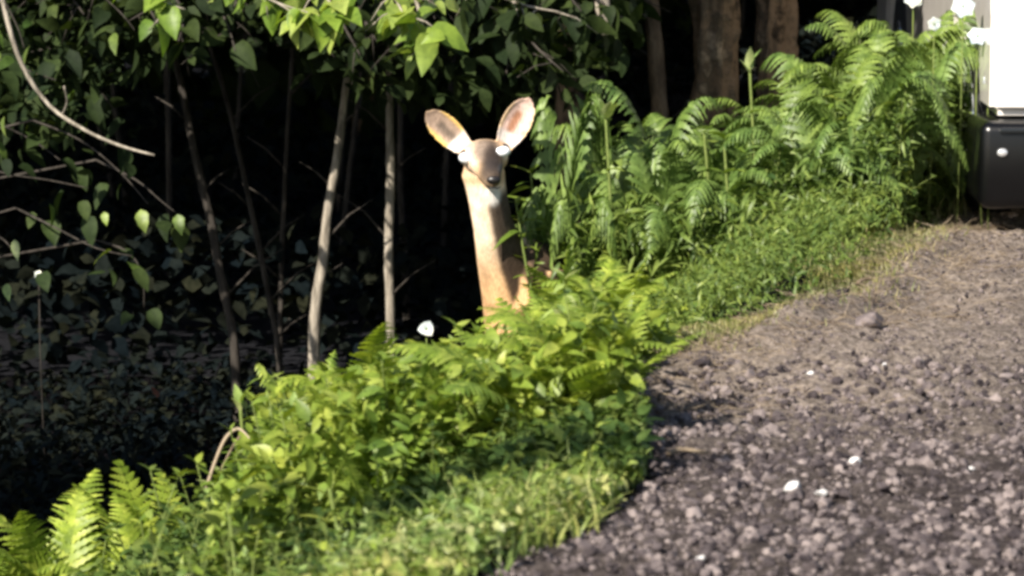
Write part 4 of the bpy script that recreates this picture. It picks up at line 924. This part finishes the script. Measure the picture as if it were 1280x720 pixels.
o = link('gravel', mesh_np('gravel', np.concatenate(VV), np.concatenate(FF), M['stone'], False)); tag(o, 'purplish grey crushed stone covering the roadside', 'gravel', kind='stuff')
WS = [(990, 615, .024, 'largest white stone lying on the dark gravel'), (1027, 626, .017, 'pale stone right next to the largest white stone'), (1068, 585, .02, 'white stone farther up the gravel beyond the largest one'), (878, 698, .012, 'pale stone near the bottom edge close to the weeds'), (1215, 588, .010, 'pale stone by itself out on the gravel below the van'), (975, 604, .009, 'small whitish stone just beyond the largest white one'), (1012, 460, .010, 'pale stone on the slope of the earth mound, dark stones beside it'), (1105, 460, .010, 'pale stone at the foot of the earth mound on the van side')]
wm = [mesh_np('pebble', v, f, M['white_stone'], False) for v, f in [rock_mesh(2, .2, k+60) for k in range(4)]]
for px, py, s, lb in WS:
    p = onroad(px, py); z = H(p.x, p.y); p = p + (p-Vector((0, 0, CAMZ))).normalized()*(-z/math.sin(math.atan2(CAMZ, p.y))); o = link('pebble', random.choice(wm), None, Matrix.Translation((p.x, p.y, H(p.x, p.y)+s*.6)) @ Matrix.Rotation(random.uniform(0, 6), 4, 'Z') @ Matrix.Diagonal((s*1.1, s, s, 1))); tag(o, lb, 'stone')
RK = [(878, 478, .034, 'dark rounded rock lodged at the foot of the earth mound'), (1090, 425, .045, 'dark rock on top of the earth mound towards the van'), (888, 525, .03, 'brown rock with a shaded underside at the weed edge below the mound'), (1050, 400, .03, 'brownish rock on the crest of the earth mound'), (1150, 560, .03, 'dark rock out on the gravel beyond the white stones'), (925, 390, .022, 'small dark rock at the turf lip of the mound')]
for px, py, s, lb in RK:
    p = onroad(px, py); v, f = rock_mesh(3, .3, px); o = link('rock', mesh_np('rock', v, f, M['stone'], False), None, Matrix.Translation((p.x, p.y, H(p.x, p.y)+s*.3)) @ Matrix.Rotation(px, 4, 'Z') @ Matrix.Diagonal((s*1.3, s, s, 1))); tag(o, lb, 'rock')
# dead stems and twigs strewn over the mound and the edge
tw_t = MB(); tw_t.tube([(0, 0, 0), (.35, .04, .05), (.7, -.03, .04), (1, .02, -.02)], [.012, .012, .010, .006], 4); TWV, TWF = np.array(tw_t.v), np.array([f for f in tw_t.f if len(f) == 4])
yt = rng.uniform(11.0, 16.2, 3000); xt = edge_x(yt)+np.abs(rng.normal(0, .22, 3000))-.04; n = len(yt)
A = frames_np(np.stack([xt, yt, hgt(xt, yt)+.008], 1), rng.uniform(0, 6.28, n), rng.normal(.1, .22, n), rng.uniform(0, 6.28, n), rng.uniform(.02, .10, n))
v, f = inst(TWV, TWF, A); o = link('twigs', mesh_np('twigs', v, f, M['dead'])); tag(o, 'dry stems and twigs strewn over the earth mound', 'twigs', kind='stuff')
for k, (px, py, ln2, lb) in enumerate([(860, 578, .10, 'stout dry stick lying where weeds meet gravel'), (870, 420, .16, 'long dry stick along the crest of the earth mound'), (1090, 372, .14, 'dry stick lying across the upper end of the mound')]):
    p = onroad(px, py); r = empty('dry_stick', (p.x, p.y, H(p.x, p.y)+.012), .2+k*.3); tag(r, lb, 'stick')
    mb = MB(); mb.tube(spline([(-ln2/2, 0, 0), (-ln2/6, .01, .008), (ln2/6, -.008, .006), (ln2/2, .01, 0)], 3), [.006, .006, .006, .006, .0055, .0055, .005, .005, .004, .003], 6, True, .12); mb.build('stick', M['dead'], r)

# where a few look-alikes still share a label, say which one by its order from the left
by = {}
for o in COL.objects:
    if o.parent is None and o.get('category') and o.get('kind') is None: by.setdefault(o['label'], []).append(o)
for lab, os_ in by.items():
    if not 2 <= len(os_) <= 7 or len(lab.split()) > 13 or os_[0]['category'] == 'plant stalk': continue
    os_.sort(key=lambda o: pxof(o.location)[0] if o.location.y > 1 else 0)
    n = len(os_); W_ = ['leftmost'] + ['middle' if n == 3 else w+' from left' for w in ('second', 'third', 'fourth', 'fifth', 'sixth')[:max(0, n-2)]] + ['rightmost']
    for w, o in zip(W_, os_): o['label'] = w + ' ' + lab
